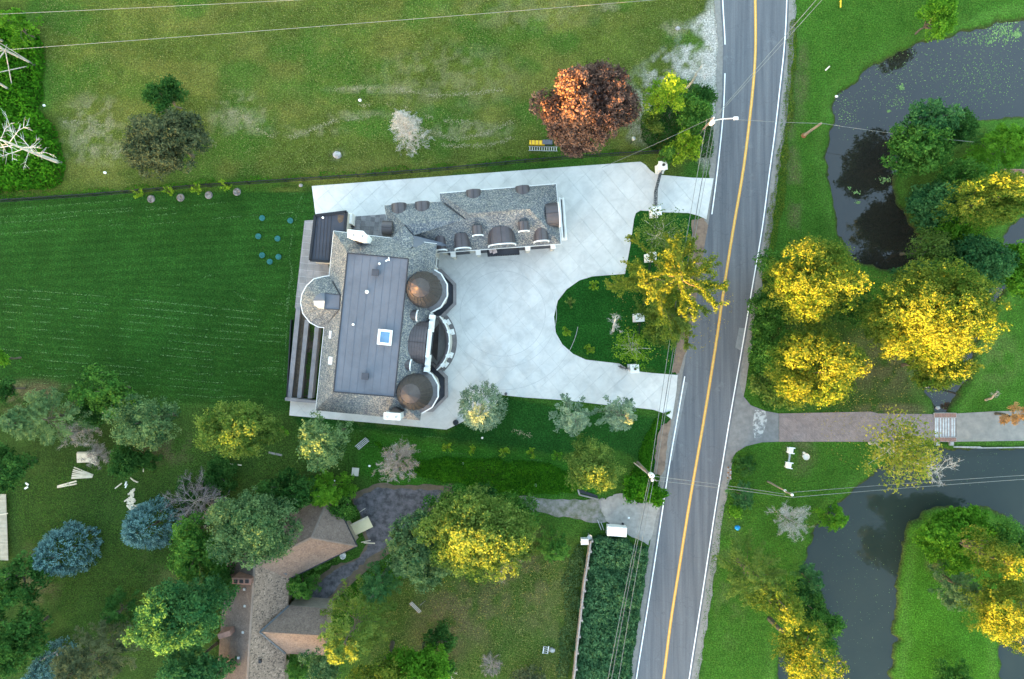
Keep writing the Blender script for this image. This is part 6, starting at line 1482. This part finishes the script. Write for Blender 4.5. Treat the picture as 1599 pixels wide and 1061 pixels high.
L3 = [[(515,141),(560,138),(610,139),(640,143),(680,150),(740,146),(790,140)], [(400,200),(420,213),(455,214),(490,202),(520,190),(560,184),(590,180)], [(650,200),(690,211),(712,218),(760,208),(800,190)], [(565,165),(600,163),(640,170)],[(660,180),(700,190),(750,192)],[(345,160),(380,180),(400,195)],[(100,190),(150,190),(170,210)],[(800,672),(815,677),(830,681)],[(170,237),(200,235)],[(690,228),(760,228),(820,210)]]
strewn('grass_clippings', [[(560,673),(640,680),(700,684)],[(570,697),(620,700),(700,707),(800,715),(870,722),(900,727)]], 9, 'clip', 'thin dotted line of clippings between court lawn and weeds', gap=.4, seedn=64, size=.05, spread=.02)
strewn('dry_straw', L3, 34, 'straw', 'straggling dry straw along old tracks in the meadow', gap=.4, seedn=63, size=.085, spread=.17)
# weathering: fallen leaves under the golden trees and on the road edge
def fallen(name, cx, cy, r, n, label, sd):
    rg = np.random.default_rng(sd); a = rg.uniform(0, 6.283, n); q = r * np.sqrt(rg.random(n)) / PPM; c0 = P(cx, cy)
    c_ = np.stack([c0.x + q * np.cos(a), c0.y + q * np.sin(a), np.full(n, .085)], 1)
    d_ = np.minimum.reduce([sdist(c_[:, 0], c_[:, 1], wp(k)) for k in (POND1, CHAN)]); c_ = c_[d_ > .3]
    o = leaf_mesh(name, c_, rg.normal(size=c_.shape) * .3 + [0, 0, 1], rg.uniform(.04, .09, len(c_)), rg.random(len(c_)), 'fall', None, rs=sd); tag(o, label, 'leaves', kind='stuff')
LEAF['fall'] = foliage('fallen_leaf', (0.16, 0.11, 0.03), (0.42, 0.33, 0.08), 0.0)
fallen('fallen_leaves', 1050, 470, 95, 700, 'scattered yellow fallen leaves under the tall roadside golden tree', 81)
fallen('fallen_leaves', 1330, 520, 150, 1800, 'scattered fallen leaves on the grass between the large golden trees', 82)
fallen('fallen_leaves', 1340, 667, 60, 260, 'few fallen leaves on the brick lane', 83)
fallen('fallen_leaves', 760, 880, 110, 900, 'scattered fallen leaves below the large central tree', 84)
# ------------------------------------------------------------------ wood added out of view, sunward, to keep the low sun off the ground
side = Vector((-TO_SUN.y, TO_SUN.x, 0)); ctr = TO_SUN * 175; rg = np.random.default_rng(77)
bm = bmesh.new(); tb = MB()
for i in range(150):
    u = -230 + 460 * i / 149; off = rg.uniform(-9, 9); p = ctr + side * u + TO_SUN * off; hh = rg.uniform(22.3, 23.9) + .6 * math.sin(u * .05); rr = rg.uniform(3.6, 5.0)
    r_ = bmesh.ops.create_icosphere(bm, subdivisions=3, radius=1.0)
    ph = rg.uniform(0, 9, 3)
    for v in r_['verts']:
        d = v.co.copy(); n_ = 1 + .13 * math.sin(d.x * 7 + ph[0]) * math.sin(d.y * 7 + ph[1]) + .10 * math.sin(d.z * 9 + ph[2]) + rg.normal() * .05
        v.co = Vector((p.x + d.x * rr * n_, p.y + d.y * rr * n_, hh * .5 + d.z * hh * .5 * n_ ))
    tb.tube([p, p + Vector((0, 0, hh * .5))], [.35, .2], 5)
me = bpy.data.meshes.new('sun_blocking_wood'); bm.to_mesh(me); bm.free()
at = me.attributes.new('tint', 'FLOAT', 'POINT'); at.data.foreach_set('value', np.random.default_rng(1).random(len(me.vertices)).astype(np.float32))
me.materials.append(LEAF['deep']); o = bpy.data.objects.new('sun_blocking_wood', me); COL.objects.link(o); tag(o, 'added unseen belt of tall dark green trees that blocks the low sun', 'wood', kind='stuff')
